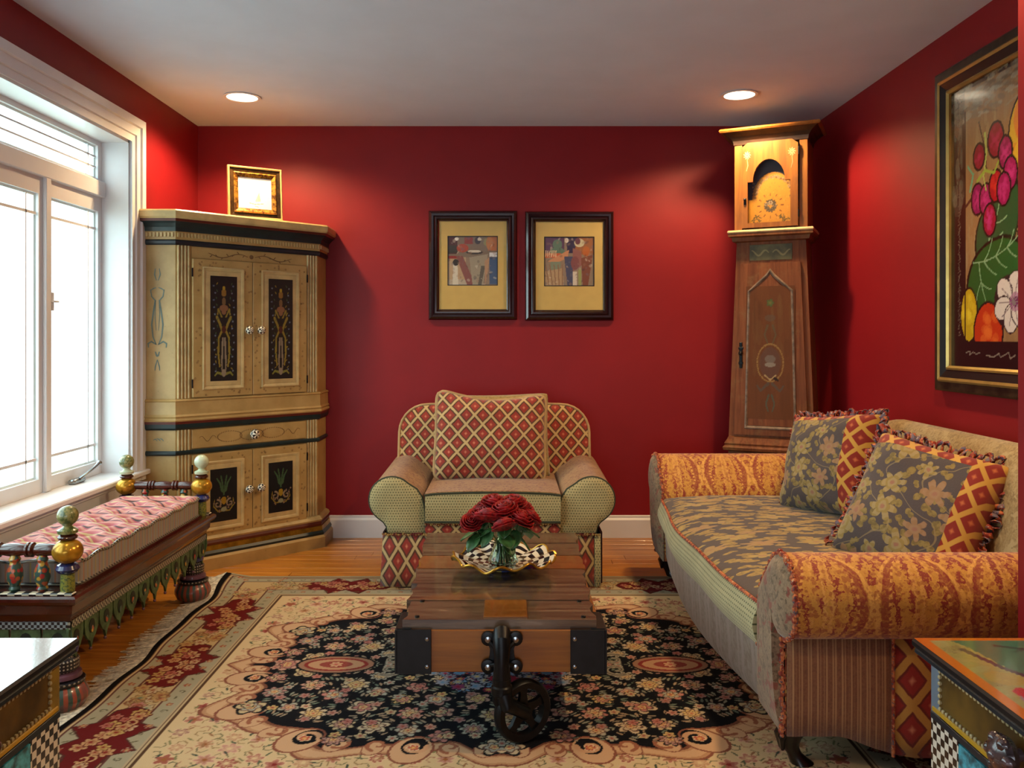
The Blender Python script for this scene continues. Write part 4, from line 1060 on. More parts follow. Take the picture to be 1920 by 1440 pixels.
MB().box(-.395, .243, 3.966, 3.978, .258, .316, .003).build('front_rail', M['dia'], ac, org=org)
# skirt with kick pleats, flaring a little to the floor
def skirt(x0, x1, zt=.262, zb=.018, y0=3.962, fl=.012, fx=0.):
    s_ = MB(); n = 14
    s_.grid([[(x0+(x1-x0)*i/n-fx*t*(1 if i == 0 else 0), y0-fl*t-.0035*sin(i*1.7)*t, zt+(zb-zt)*t) for i in range(n+1)] for t in (0, .33, .66, 1)])
    return s_
skirt(-.592, .400, fx=.012).build('skirt', M['diask'], ac, True, org, solid=.006)
skirt(.403, .432).build('corner_pleat', M['cream_dot'], ac, True, org, solid=.006)
s_ = MB().box(-.598, -.590, 4.0, 4.72, .02, .262).box(.434, .444, 4.0, 4.72, .02, .262); s_.build('side_skirt', M['darkred'], ac, org=org)  # shade at the chair's sides is put into this dark colour
tr = MB(); R = random.Random(2); x = -.590
while x < .43:
    tr.ball((x, 3.952-.003*R.random(), .262+R.uniform(-.004, .003)), R.uniform(.0055, .008), 6, 4); x += .012
x = -.39
while x < .24:
    tr.ball((x, 3.956, .308+R.uniform(-.003, .003)), R.uniform(.005, .007), 6, 4); x += .012
tr.build('tassel_trim', M['trim'], ac, True, org, kind='stuff')

def cushion(a, b, t, n=26, pinch=.07, crease=.0, seed=0, ear=.0):
    """a,b half width/height, t half thickness; in the xz plane"""
    R = random.Random(seed); ph = [R.uniform(0, 6) for _ in range(6)]
    def pt(i, j, s):
        u = -1+2*i/n; v = -1+2*j/n
        x = a*u*(1-pinch*(1-v*v)*abs(u)**3+ear*v**8*u*u); z = b*v*(1-pinch*(1-u*u)*abs(v)**3+ear*u**8*v*v); k_ = 1-.085*(u*v)**8; x *= k_; z *= k_
        h = ((1-u**4)*(1-v**4))**.5*(1-.25*(u*u+v*v)/2)
        cr = crease*(sin(u*5+ph[0]+v*2)*.5+sin(v*7+ph[1]-u*3)*.35+sin(u*11+v*9+ph[2])*.25)*(.3+abs(u*v)+.3*v*v)
        return (x, -s*t*h*(1+cr*3)+.0, z)
    mb = MB()
    mb.grid([[pt(i, j, 1) for i in range(n+1)] for j in range(n+1)], [[(a*(-1+2*i/n), b*(-1+2*j/n)) for i in range(n+1)] for j in range(n+1)])
    o = len(mb.v); mb.grid([[pt(i, j, -1) for i in range(n+1)] for j in range(n+1)], [[(a*(-1+2*i/n), b*(-1+2*j/n)) for i in range(n+1)] for j in range(n+1)])
    edge = [pt(i, 0, 0) for i in range(n)]+[pt(n, j, 0) for j in range(n)]+[pt(n-i, n, 0) for i in range(n)]+[pt(0, n-j, 0) for j in range(n)]
    return mb, [(p[0], 0, p[2]) for p in edge]
pl = thing('armchair_pillow', 'big square red diamond pillow with tan back leaning on the armchair back', 'pillow', (-.095, 4.36, .675))
pl.rotation_euler = (radians(-14), radians(1.5), radians(2))
mb, edge = cushion(.290, .240, .095, pinch=.035, crease=.09, seed=3, ear=.0)
def sag(p):   # the top edge droops between its two corners
    x, y, z = p; k = max(0, z/.235)**2
    return (x, y, z-.045*k*(1-(x/.29)**2)+.012*k*(x < -.1)*abs(x/.29))
mb.v = [sag(p) for p in mb.v]; edge = [sag(p) for p in edge]
mb.build('cover', M['dia'], pl, 'all', weld=.0015)
MB().tube(edge, .009, 6, True).build('welt', M['tan_pipe'], pl, True)
bk = thing('armchair_back_pillow', 'olive and tan pillow mostly hidden behind the big diamond pillow', 'pillow', (-.075, 4.475, .665))
bk.rotation_euler = (radians(-14), radians(-1), 0)
mb, edge = cushion(.295, .228, .06, pinch=.05, crease=.04, seed=8, ear=.05)
mb.build('cover', speckle('olive_gold_weave', '#8f7c42', '#a38e58', '#5c4c28', 180, .5), bk, 'all', weld=.0015)

# ------------------------------------------------------------------ sofa
def damask(name, gold, red, lite, w=.235, vc=.30, vh=.17, dark=False):
    g = G(name); x, y, z = g.sep(g.co('UV')); nz_ = g.noise(g.co('UV'), 18, 3, .6); n3 = g.noise(g.co('UV'), 90, 3, .6)
    xx = x+(nz_-.5)*.022; yy = y+(g.noise(g.comb(y, x, 3.), 18, 3)-.5)*.022
    k = g.fr((yy-.27)/(vh*2)+3.)                                     # repeats up the roll
    b = (k-.5)*2.
    a = g.abs((g.fr(xx/w)-.5)*2.)
    lim = g.m('POWER', g.mx(g.m('COSINE', b*1.5708), .0001), .55)*.88
    d = a/g.mx(lim, .05)
    th = g.m('ARCTAN2', a*.7, b+1.35); feather = g.sin(th*30.+(n3-.5)*9.+(nz_-.5)*8.)
    ringl = g.sin(d*15.+th*8.+(n3-.5)*6.)
    inner = g.mix(g.ss(feather, .45, .8), hx(gold), hx(red)); inner = g.mix(g.ss(ringl*.6+feather*.5, .55, .8)*.8, inner, hx(lite))
    outer = g.mix(g.ss(g.sin((1.-a)*20.+g.abs(b)*16.+(n3-.5)*10.), .25, .7), hx(gold), hx(red))
    c = g.mix(g.ss(d, .99, 1.05), inner, outer)
    bandm = g.ss(d, .74, .80)*(1.-g.ss(d, .95, 1.0))
    c = g.mix(bandm*.85, c, g.mix(g.ss(n3, .50, .60)*.7, hx(red), hx(gold)))
    edge_ = g.ss(d, .68, .72)*(1.-g.ss(d, .76, .79)); c = g.mix(edge_*.8, c, g.mix(g.ss(g.sin(b*55.+(n3-.5)*4.), -.2, .3), hx(lite), hx(red)))
    edge_ = g.ss(d, .98, 1.02)*(1.-g.ss(d, 1.12, 1.18)); c = g.mix(edge_*.8, c, hx(lite))
    lf, _r, _a, _b = g.flowers(g.comb(xx, yy, 0.), 42, 2, .55, .25); c = g.mix(lf*.55*g.ss(g.noise(g.co('UV'), 30, 2), .42, .52), c, hx(red)); c = g.mix(g.ss(n3, .54, .62)*.35, c, hx(red)); c = g.mix(g.ss(g.noise(g.co('UV'), 260, 2), .55, .7)*.25, c, hx('#2c0e06'))
    return g.done(c, .72, bump=feather*.4+n3, bs=.3, sheen=.2)
def floral(name, ground, gold, pale, pink, axes=(0, 1), sc=6.5, stretch=1., border=None, half=(.25, .25), leafsc=1., wonly=False):
    g = G(name); s = g.sep(g.co('Object')); a, b = s[axes[0]], s[axes[1]]*stretch
    wv = g.noise(g.co('Object'), 5, 2)
    v = g.comb(a+(wv-.5)*.05, b+(g.noise(g.comb(b, a, 2.), 7, 2)-.5)*.05+(g.noise(g.co('Object'), 38, 2)-.5)*.022, 0.)
    n = g.noise(v, 55, 3, .6)
    c = g.mix(g.ss(g.noise(v, 300, 2), .4, .7)*.5, hx(ground), tuple(x_*.7 for x_ in hx(ground)[:3])+(1,))
    lf, r, _, r2 = g.flowers(v, sc*2.1*leafsc, 2, .46 if border else .55, .30)
    c = g.mix(lf*.92, c, g.mix(g.ss(n, .40, .62), hx(gold), tuple(x_*.6 for x_ in hx(gold)[:3])+(1,)))
    vs_ = g.abs(g.sin(a*21.+g.sin(b*17.)*2.4+(wv-.5)*5.)); c = g.mix((1.-g.ss(vs_, .04, .09))*(.5 if border else .0), c, hx(pale))
    fm, r, rr, r2 = g.flowers(v, sc, 6, .50 if border else .36, .45)
    fc = g.mix(g.ss(g.sin(r*30.+n*4.), -.1, .5), hx(pale), hx(gold)); fc = g.mix(g.ss(rr, .55, .6)*.6, fc, hx(pink)); fc = g.mix(1.-g.ss(r, .05, .10), fc, hx(pink))
    c = g.mix(fm*.95, c, fc)
    if border:
        # a band of red lattice along the top and one side of the pillow
        w, h = .037, .048; x, y, z = g.sep(g.co('Object'))
        p = g.abs(g.fr((x/w+z/h)*.5+50.)-.5); q_ = g.abs(g.fr((x/w-z/h)*.5+50.)-.5); d = g.mx(p, q_)
        lat = g.mix(g.ss(d, .0, .16), hx('#b8663c'), hx('#7c1c12')); lat = g.mix(g.ss(d, .36, .40), lat, hx('#b8903f'))
        m_ = g.mx(x > border[0], z > border[1])
        c = g.mix(m_, c, lat)
    return g.done(c, .85, bump=n, bs=.3, sheen=.15)
M['damask'] = damask('gold_red_damask', '#b88430', '#80240e', '#cf9c48')
M['seatfl'] = floral('grey_gold_leaf_fabric', '#463a35', '#9f8440', '#9a884c', '#93704a', (0, 1), 4.4, 2.2, leafsc=1.05)
M['pilfl'] = floral('grey_floral_fabric', '#463f42', '#857440', '#8f8058', '#8a6250', (0, 2), 9.5, 1., border=(.128, .178))
M['gdot'] = dotted('green_dotted_weave', '#b3ab80', '#555a38', (1, 2), .0135)
M['velvet'] = speckle('grey_taupe_velvet', '#74675a', '#857a70', '#665648', 60, .4, stripe=(1, 160, '#8a7c74'))
M['rose_sp'] = speckle('taupe_rose_weave', '#76614a', '#8c765a', '#54442e', 130, .8, big='#7c2c22')
M['stripe'] = speckle('brown_ribbed_stripe', '#74482e', '#805436', '#5a3422', 200, .3, stripe=(0, 760, '#a07850'))
M['tanback'] = speckle('tan_leaf_weave', '#8a7348', '#9c8860', '#6e5834', 120, .6, big='#a8946a')
g = G('red_orange_cord'); n = g.noise(g.co(), 60, 2); n2 = g.noise(g.co(), 110, 2)
c = g.mix(g.ss(n, .42, .58), hx('#7c2a1c'), hx('#b5673a')); c = g.mix(g.ss(n2, .58, .66), c, hx('#4c4650')); c = g.mix(g.ss(n2, .3, .36), hx('#b8a488'), c)
M['cord'] = g.done(c, .8, bump=n2, bs=.4)
M['legwood'] = plain('black_brown_carved_wood', '#120c0a', .3, var=.3, bs=.2, coat=.3)
org = (1.25, 3.26, 0)
so = thing('sofa', 'patchwork upholstered sofa with gold damask arms and camel back along the right wall', 'sofa', org)
def sprof(mir=False, n=18):
    P = [(2.272, .115), (2.272, .385)]+arc(2.275, .490, .112, -100, -322, n)+[(2.420, .505), (2.468, .455), (2.482, .40), (2.482, .115)]
    return [(6.51-a, b) for a, b in P] if mir else P
for mir in (False, True):
    P = sprof(mir)
    arm = MB().extrude(P, 0, lin(.742, 1.72, 6)).build('arm', M['damask'], so, True, org)
    o = closed_pad(P, lambda a, b, d: (d, a, b), .745, .737, -.030).build('arm_front', M['rose_sp'], arm, True); o.location = (-org[0], -org[1], 0)
    cr = MB(); R = random.Random(4+mir); L = []
    for i in range(len(P)-1):
        m = max(1, int(math.dist(P[i], P[i+1])/.008))
        L += [(P[i][0]+(P[i+1][0]-P[i][0])*j/m, P[i][1]+(P[i+1][1]-P[i][1])*j/m) for j in range(m)]
    for i, (a, b) in enumerate(L):
        if i < len(L)*.86: cr.ball((.738+R.uniform(-.004, .004), a+R.uniform(-.003, .003), b+R.uniform(-.003, .003)), R.uniform(.0065, .0095), 6, 4)
    o = cr.build('edge_trim', M['cord'], arm, True, kind='stuff'); o.location = (-org[0], -org[1], 0)
# outer side of the near arm: ribbed stripe panel and diamond panel
def sidepanel(x0, x1, yy, name, mt, uvm=False):
    s_ = MB(); n = 12
    bot = lambda x: .112-.058*sin(min(1, max(0, (x-.9)/.45))*pi)**1.0
    s_.grid([[(x0+(x1-x0)*i/n, yy-.004*sin(pi*t)-.0015*sin(i*2.1), bot(x0+(x1-x0)*i/n)+(.385-bot(x0+(x1-x0)*i/n))*t) for i in range(n+1)] for t in (0, .25, .5, .75, 1)])
    return s_.build(name, mt, so, True, org, solid=.006)
sidepanel(.748, 1.03, 2.266, 'striped_side_panel', M['stripe'])
M['dia2'] = diamond('large_lattice_weave', w=.056, h=.066, lat='#b58438', red='#8a1c10', dark='#6a1a0e', lw=.12)
sidepanel(1.035, 1.70, 2.264, 'diamond_side_panel', M['dia2'])
MB().tube([(1.032, 2.262, z) for z in lin(.06, .385, 6)], .005).build('welt', M['cord'], so, True, org)
# body
bow = lambda y: sin(pi*min(1, max(0, (y-2.46)/1.60)))
Ys = lin(2.46, 4.045, 24)
rail = MB().grid([[(.752-.060*bow(y)+(.020 if z < .12 else 0)-.004*sin(z*30), y, z-.012*bow(y)*(z < .2)) for z in (.10, .14, .20, .26, .30, .315)] for y in Ys])
rail.build('front_rail', M['velvet'], so, True, org)
MB().box(.80, 1.72, 2.30, 4.21, .115, .31).build('seat_base', M['velvet'], so, org=org)
cx = lambda y: -.052*bow(y)-.008*sin((y-2.46)*7.9)*bow(y)
U = []; 
for y in lin(2.470, 4.040, 26):
    t = (y-2.470)/1.57; e = sin(pi*t)**.25 if 0 < t < 1 else 0
    U.append([(.738+cx(y), y, .405+.004*e), (.750+cx(y)*.9, y, .414+.006*e), (.80+cx(y)*.6, y, .418+.022*e), (.95, y, .42+.034*e), (1.15, y, .42+.036*e), (1.35, y, .42+.030*e), (1.50, y, .42+.02*e)])
seat = MB().grid(U).build('seat_cushion', M['seatfl'], so, 'all', org)
B = [[(.738+cx(y)-.024*sin(pi*t), y, .405-.128*t) for t in (0, .15, .35, .55, .8, 1)] for y in lin(2.470, 4.040, 26)]
B = [[(.80, 2.474, p[2]) for p in B[0]]]+B+[[(.80, 4.036, p[2]) for p in B[0]]]
o = MB().grid(B).build('cushion_band', M['gdot'], seat, True); o.location = (-org[0], -org[1], 0)
o = MB().tube([(.734+cx(y), y, .408) for y in lin(2.470, 4.040, 26)], .0055).build('piping', M['cord'], seat, True); o.location = (-org[0], -org[1], 0)
o = MB().grid([[(.740+cx(y), y, .279), (.80, y, .278), (1.5, y, .278)] for y in lin(2.482, 4.028, 10)]).build('cushion_underside', M['velvet'], seat, True); o.location = (-org[0], -org[1], 0)
# camel back
def Hs(y): 
    t = abs((y-3.12)/1.02); return 1-(.36*max(0, t-.42)**1.5/.58**1.5 if t > .42 else 0)
bp = [(1.49, .30), (1.51, .42), (1.55, .60), (1.585, .735), (1.610, .80), (1.635, .830), (1.668, .840), (1.705, .828), (1.738, .785), (1.765, .70), (1.765, .11)]
MB().extrude(bp, 1, lin(2.36, 4.15, 24), lambda p: (p[0], p[1], p[2] if p[2] < .42 else .42+(p[2]-.42)*Hs(p[1]))).build('backrest', M['tanback'], so, True, org)
for (x, y, s) in ((.80, 2.33, 1), (.80, 4.16, 1), (1.68, 2.33, -1), (1.68, 4.16, -1)):
    l = MB()
    rows = []
    for t in lin(0, 1, 9):
        z = .125*(1-t)+.002+.009*(x < 1.31); k = .060-.040*sin(pi*min(1, t*1.05)*.55)+.012*max(0, t-.8)*5; ox = -s*(.024*sin(pi*t*.9)-.02*max(0, t-.6)*2.2)
        rows.append([(x+ox+k*cos(2*pi*j/14), y+k*.9*sin(2*pi*j/14), z) for j in range(14)])
    l.grid(rows, None, True); l.f += [tuple(range(14)), tuple(9*14+j for j in range(14))]
    for a in (-1, 0, 1): l.tube([(x-s*(.040-.01*abs(a)), y+a*.022, .118), (x-s*.050, y+a*.018, .085), (x-s*.046, y+a*.008, .05)], [.009, .011, .005], 6)
    l.build('leg', M['legwood'], so, True, org)

def throw_pillow(name, lab, loc, rot, a, b, t, seed):
    p = thing(name, lab, 'pillow', loc, 0, 'floral throw pillows on the sofa', rot=rot)
    mb, edge = cushion(a, b, t, pinch=.07, crease=.07, seed=seed, ear=.05)
    mb.build('cover', M['pilfl'], p, 'all', weld=.0015)
    R = random.Random(seed); rf = MB(); n = len(edge)
    L = []
    for i in range(n):
        p0, p1 = Vector(edge[i]), Vector(edge[(i+1) % n]); m = max(1, int((p1-p0).length/.011))
        L += [p0+(p1-p0)*j/m for j in range(m)]
    for q_ in L:   # small twisted ribbon loops
        d = Vector((q_.x/a, 0, q_.z/b)); d = d.normalized() if d.length else Vector((1, 0, 0))
        if q_.z < -b*.9: continue
        for _ in range(1):
            s = R.uniform(.018, .030); ax = Vector((R.uniform(-1, 1), R.uniform(-1, 1), R.uniform(-1, 1))).normalized(); bx = ax.cross(d).normalized() if ax.cross(d).length > .01 else Vector((0, 1, 0))
            c_ = q_+d*R.uniform(-.004, .016)
            rf.grid([[tuple(c_+d*(s*.8*cos(th))+bx*(s*.55*sin(th))+ax*w_) for w_ in (-.009, .009)] for th in lin(-2.6, 2.6, 6)])
    rf.build('ribbon_fringe', M['ribbon'], p, True, kind='stuff', solid=.0012)
    return p
g = G('ribbon_fringe'); n = g.noise(g.co(), 42, 2, .6); n2 = g.noise(g.co(), 70, 2)
c = g.mix(g.ss(n, .47, .53), hx('#83281c'), hx('#5e5464')); c = g.mix(g.ss(n2, .56, .60), c, hx('#b5643a')); c = g.mix(g.ss(n2, .34, .38), hx('#9a8a86'), c)
M['ribbon'] = g.done(c, .6)
def rot3(ux, uz):
    ux = Vector(ux).normalized(); uz = Vector(uz); uz = (uz-ux*uz.dot(ux)).normalized(); uy = uz.cross(ux)
    return Matrix((ux, uy, uz)).transposed().to_euler()
throw_pillow('throw_pillow', 'grey floral fringed throw pillow at the far end of the sofa, nearer the clock', (1.372, 3.60, .645), rot3((.22, -.40, .05), (.15, .02, .36)), .228, .225, .105, 5)
throw_pillow('throw_pillow', 'grey floral throw pillow with red diamond border above the near damask arm', (1.375, 2.825, .605), rot3((.24, -.29, -.070), (.176, .12, .394)), .228, .240, .105, 9)

# ------------------------------------------------------------------ painted bench
M['mahogany'] = plain('mahogany_gloss', '#43190f', .22, var=.25, scale=12, coat=.5)
M['ball_gold'] = plain('gold_ball', '#c08e28', .22, .55, var=.3, scale=18)
g = G('mossy_marbled_paint'); n = g.noise(g.co(), 60, 4, .7); M['mossball'] = g.done(g.mix(g.ss(n, .40, .60), hx('#44562c'), hx('#8f8a54')), .3, coat=.5)
M['whiteball'] = plain('pale_green_white_glaze', '#b9c4a6', .2, var=.12, scale=30, coat=.5)
M['blue'] = plain('cobalt_glaze', '#28326e', .25, var=.3, coat=.5)
g = G('yellow_speckle_paint'); n = g.noise(g.co(), 160, 3); M['yellowneck'] = g.done(g.mix(g.ss(n, .45, .6), hx('#8a8c3a'), hx('#4c5c3a')), .35)
g = G('bright_floral_paint'); v = g.co(); d_, cc, _ = g.vor(v, 62); r_, g_, b_ = g.sep(cc)
c = g.mix(g.ss(r_, .3, .35), hx('#2e5a40'), hx('#b4542a')); c = g.mix(g.ss(g_, .66, .7), c, hx('#c49a3a')); c = g.mix(g.ss(b_, .74, .78), c, hx('#a82a28')); c = g.mix(g.ss(d_, .45, .6), c, hx('#31524a'))
M['florpaint'] = g.done(c, .3, coat=.4)
def checks(name, sx, sz, axes, a='#d8d0b4', b='#101418', uv=False):
    g = G(name); s = g.sep(g.co('UV' if uv else 'Object')); f = g.fr((g.m('FLOOR', s[axes[0]]*sx)+g.m('FLOOR', s[axes[1]]*sz)+2000.)*.5)*2.
    return g.done(g.mix(f > .5, hx(a), hx(b)), .3, coat=.3)
M['checkx'] = checks('cream_black_checks', 45, 60, (0, 2)); M['checkxs'] = checks('cream_black_checks_fine', 110, 110, (0, 2), '#8fa0a4'); M['checky'] = checks('cream_black_checks_side', 110, 110, (1, 2), '#9a9a88')
g = G('footed_stripes'); x, y, z = g.sep(g.co('UV')); k = g.fr(x*(9/pi)); c = g.mix(k > .5, hx('#a0523e'), hx('#3a5a54')); c = g.mix(g.ss(g.noise(g.co(), 30, 3), .5, .6)*.5, c, hx('#7c4c58')); M['footstripe'] = g.done(c, .28, coat=.5)
g = G('foot_dots'); x, y, z = g.sep(g.co('UV')); fa = g.abs(g.fr(x*(14/pi))-.5); fb = g.abs(g.fr(y*90)-.5); dd = g.m('SQRT', fa*fa+fb*fb); M['dots'] = g.done(g.mix(dd < .25, hx('#14121a'), hx('#a8a090')), .3, coat=.4)
M['purple'] = plain('mauve_glaze', '#6c4a5c', .28, var=.3, coat=.4)
g = G('pink_stripe_ticking'); x, y, z = g.sep(g.co('UV')); nn = g.noise(g.co('Object'), 14, 2); t = y+(nn-.5)*.010
s1 = g.sin(t*262.); s2 = g.sin(t*87.3+1.); s3 = g.sin(t*524.+.5)
c = g.mix(g.ss(s1, -.2, .3), hx('#b0606a'), hx('#c08c80')); c = g.mix(g.ss(s2, .80, .92)*.9, c, hx('#bcae80')); c = g.mix(g.ss(s2*-1., .93, .97), c, hx('#4a3c40')); c = g.mix(g.ss(s3, .85, .95)*.6, c, hx('#a03c5a'))
M['ticking'] = g.done(c, .8, sheen=.2)
g = G('grey_stripe_side'); x, y, z = g.sep(g.co('Object')); t = y+x*1.0; s1 = g.sin(t*260.); s2 = g.sin(t*118.+.6)
c = g.mix(g.ss(s1, .2, .5), hx('#94908a'), hx('#8b8680')); c = g.mix(g.ss(s2, .90, .97)*.7, c, hx('#b06f48')); c = g.mix(g.ss(s2*-1., .95, .99), c, hx('#a99a5a')); M['tickside'] = g.done(c, .85)
M['pennant'] = plain('green_pennant_paint', '#46603c', .5, var=.3, scale=40); M['pend'] = plain('dark_green_edge', '#16241a', .5)
bx = thing('painted_bench', 'hand-painted bench with gold ball posts and pink tufted cushion under the window', 'bench', (-1.565, 3.235, 0))
org = (-1.565, 3.235, 0)
X0, X1, Y0, Y1 = -1.785, -1.355, 2.625, 3.865
MB().sweep([(X0, Y0), (X1, Y0), (X1, Y1), (X0, Y1)], [(-.20, .29), (-.025, .29), (-.022, .305), (-.012, .318), (-.010, .345), (.004, .352), (.010, .362), (.010, .372), (.002, .378), (-.20, .378)], True).build('frame', M['mahogany'], bx, True, org, auto=30)
MB().box(X0+.03, X1-.03, Y0+.03, Y1-.03, .30, .385).build('seat_board', M['mahogany'], bx, org=org)
MB().box(X0+.002, X1-.006, Y0+.004, Y0+.03, .378, .386, .002).build('checker_strip', M['checkx'], bx, org=org)
MB().box(X0+.002, X1-.006, Y1-.03, Y1-.004, .378, .386, .002).build('checker_strip', M['checkx'], bx, org=org)
w = MB(); w.box(X1-.030, X1-.022, Y0+.02, Y1-.02, .268, .291).box(X0+.02, X0+.028, Y0+.02, Y1-.02, .268, .291); w.build('checker_rope', M['checky'], bx, org=org)
w = MB(); w.box(X0+.02, X1-.022, Y0+.022, Y0+.030, .268, .291).box(X0+.02, X1-.022, Y1-.030, Y1-.022, .268, .291); w.build('checker_rope', M['checkxs'], bx, org=org)
# pennant leaves hanging round the frame
def pennant(x, y, rz):
    P = [(-.045, .272), (.045, .272), (.047, .245), (.042, .218), (.026, .196), (.010, .185), (0, .160), (-.010, .185), (-.026, .196), (-.042, .218), (-.047, .245)]
    c, s = cos(rz), sin(rz)
    def tr(mb): mb.v = [(x+a*c-b*s, y+a*s+b*c, z) for a, b, z in mb.v]; return mb
    o = tr(MB().prism(P, 1, -.004, .004)).build('pennant', M['pennant'], bx, org=org)
    e = MB().prism([(.019*cos(a), .232+.024*sin(a)) for a in lin(0, 2*pi, 12)[:-1]], 1, -.0055, .0055); 
    e1 = tr(e).build('eye', M['pend'], o); e1.location = (-org[0], -org[1], 0)
    e2 = tr(MB().prism([(.009*cos(a), .222+.012*sin(a)) for a in lin(0, 2*pi, 8)[:-1]], 1, -.007, .007)).build('eye_centre', M['florpaint'], o); e2.location = (-org[0], -org[1], 0)
    e3 = tr(MB().ball((0, 0, .157), .006, 8, 5)).build('drop', M['purple'], o, True); e3.location = (-org[0], -org[1], 0)
n = 12
for i in range(n): pennant(X1-.030, Y0+.065+(Y1-Y0-.13)*i/(n-1), pi/2)
for i in range(4): pennant(X0+.065+(X1-X0-.13)*i/3, Y0+.030, 0); pennant(X0+.065+(X1-X0-.13)*i/3, Y1-.030, 0)
# posts
for (x, y, far) in ((-1.395, 2.665, 0), (-1.735, 2.665, 0), (-1.395, 3.825, 1), (-1.735, 3.825, 1)):
    p = MB().lathe([(.020, .378), (.022, .40), (.020, .44)], (x, y, 0), 16).build('post', M['yellowneck'], bx, True, org)
    def sub(mb, nm, mt):
        o = mb.build(nm, M[mt], p, True); o.location = (-org[0], -org[1], 0)
    sub(MB().lathe([(.016, .438), (.030, .446), (.036, .456), (.030, .468), (.016, .474)], (x, y, 0), 20), 'blue_ring', 'blue')
    sub(MB().ball((x, y, .510), .046, 22, 14, .86), 'gold_ball', 'ball_gold')
    sub(MB().lathe([(.020, .546), (.028, .550), (.030, .556), (.024, .562), (.020, .566)], (x, y, 0), 20), 'dark_ring', 'mahogany')
    sub(MB().lathe([(.020, .564), (.030, .568), (.031, .578), (.018, .584), (.012, .590), (.018, .596)], (x, y, 0), 20), 'cap', 'whiteball' if far else 'mossball')
    sub(MB().ball((x, y, .622), .032, 20, 14), 'finial_ball', 'whiteball' if far and x > -1.5 else 'mossball')
for y in (2.665, 3.825):
    pr = [(.016, 0), (.024, .006), (.024, .016), (.018, .020), (.021, .05), (.024, .09), (.018, .094), (.027, .098), (.027, .104), (.020, .108), (.027, .112), (.027, .118), (.019, .122), (.024, .15), (.024, .17), (.019, .198), (.027, .202), (.027, .208), (.020, .212), (.027, .216), (.027, .222), (.018, .226), (.024, .24), (.021, .29), (.018, .30), (.024, .304), (.024, .314), (.016, .32)]
    MB().lathe([(r*.86, -1.725+h_) for r, h_ in pr], (0, y, .514), 16, 0).build('bamboo_rail', M['mahogany'], bx, True, org, auto=50)
    for x in (-1.475, -1.562, -1.650):
        MB().lathe([(.013, .384), (.018, .392), (.014, .400), (.024, .425), (.023, .450), (.014, .475), (.018, .484), (.011, .500)], (x, y, 0), 14).build('baluster', M['florpaint'], bx, True, org)
# legs
for (x, y) in ((-1.425, 2.69), (-1.70, 2.69), (-1.425, 3.80), (-1.70, 3.80)):
    l = MB().lathe([(.040, .0), (.066, .012), (.078, .036), (.078, .052), (.066, .078), (.052, .086)], (x, y, .002), 28).build('leg', M['footstripe'], bx, True, org)
    def sub(mb, nm, mt):
        o = mb.build(nm, M[mt], l, True); o.location = (-org[0], -org[1], 0)
    sub(MB().lathe([(.056, .082), (.066, .086), (.068, .096), (.056, .102)], (x, y, 0), 28), 'checker_band', 'dots')
    sub(MB().lathe([(.046, .100), (.058, .106), (.056, .118), (.044, .124)], (x, y, 0), 24), 'mauve_ring', 'purple')
    sub(MB().lathe([(.040, .122), (.050, .132), (.050, .160), (.038, .172)], (x, y, 0), 24), 'dotted_collar', 'dots')
    sub(MB().lathe([(.030, .170), (.046, .182), (.048, .196), (.032, .214)], (x, y, 0), 24), 'blue_ring', 'blue')
    sub(MB().lathe([(.024, .212), (.038, .226), (.040, .246), (.026, .272), (.024, .30)], (x, y, 0), 20), 'yellow_bulb', 'yellowneck')
# tufted cushion
def tuftz(x, y):
    u = (x+1.5625)/.120; v = (y-3.24)/.152
    best = 9
    for du in (0, .5):
        a = u-du-round(u-du); b = v-du*1.0-round(v-du*1.0); best = min(best, sqrt(a*a*.9+b*b))
    return best
cx0, cx1, cy_0, cy1 = -1.742, -1.383, 2.712, 3.778
nx, ny = 44, 110; rows = []; uvs = []
for j in range(ny+1):
    y = cy_0+(cy1-cy_0)*j/ny; r_ = []; q_ = []
    for i in range(nx+1):
        x = cx0+(cx1-cx0)*i/nx; e = min(i, nx-i)/nx*(cx1-cx0); f = min(j, ny-j)/ny*(cy1-cy_0); e = min(e, f)
        d = tuftz(x, y); inn = min(1, max(0, (e-.01)/.035))
        z = .462+.034*min(1, e/.06)**.5-.038*inn*math.exp(-(d/.15)**2)-.024*inn*max(0, 1-d/.66)**1.2
        r_.append((x, y, z)); q_.append((x, y+.010*cos((x+1.5625)/.120*2*pi)*inn))
    rows.append(r_); uvs.append(q_)
cu = MB().grid(rows, uvs).build('cushion_top', M['ticking'], bx, 'all', org)
P = [(cx0, cy_0), (cx1, cy_0), (cx1, cy1), (cx0, cy1)]
def rnd_rect(r=.03, n=5):
    o = []
    for (cx, cy, a0) in ((cx1-r, cy_0+r, -90), (cx1-r, cy1-r, 0), (cx0+r, cy1-r, 90), (cx0+r, cy_0+r, 180)): o += arc(cx, cy, r, a0, a0+90, n)
    return o
def long_path():
    o = []; Q = rnd_rect()
    for i in range(len(Q)):
        a, b = Q[i], Q[(i+1) % len(Q)]; m = max(1, int(math.dist(a, b)/.02)); o += [(a[0]+(b[0]-a[0])*j/m, a[1]+(b[1]-a[1])*j/m) for j in range(m)]
    return o
LP = long_path(); wz = lambda k: .004*sin(k*.8)
MB().grid([[(a+.0*k, b, (.388, .39, .43, .458+wz(i), .464+wz(i))[k]) if k else (a*.999, b, .386) for i, (a, b) in enumerate(LP)] for k in range(5)], None, True).build('cushion_side', M['tickside'], bx, True, org)
MB().tube([(a, b, .464+wz(i)) for i, (a, b) in enumerate(LP)], .0055, 6, True).build('rope_piping', M['checky'], bx, True, org)
MB().tube([(a, b, .392) for i, (a, b) in enumerate(LP)], .005, 6, True).build('lower_piping', M['checky'], bx, True, org)
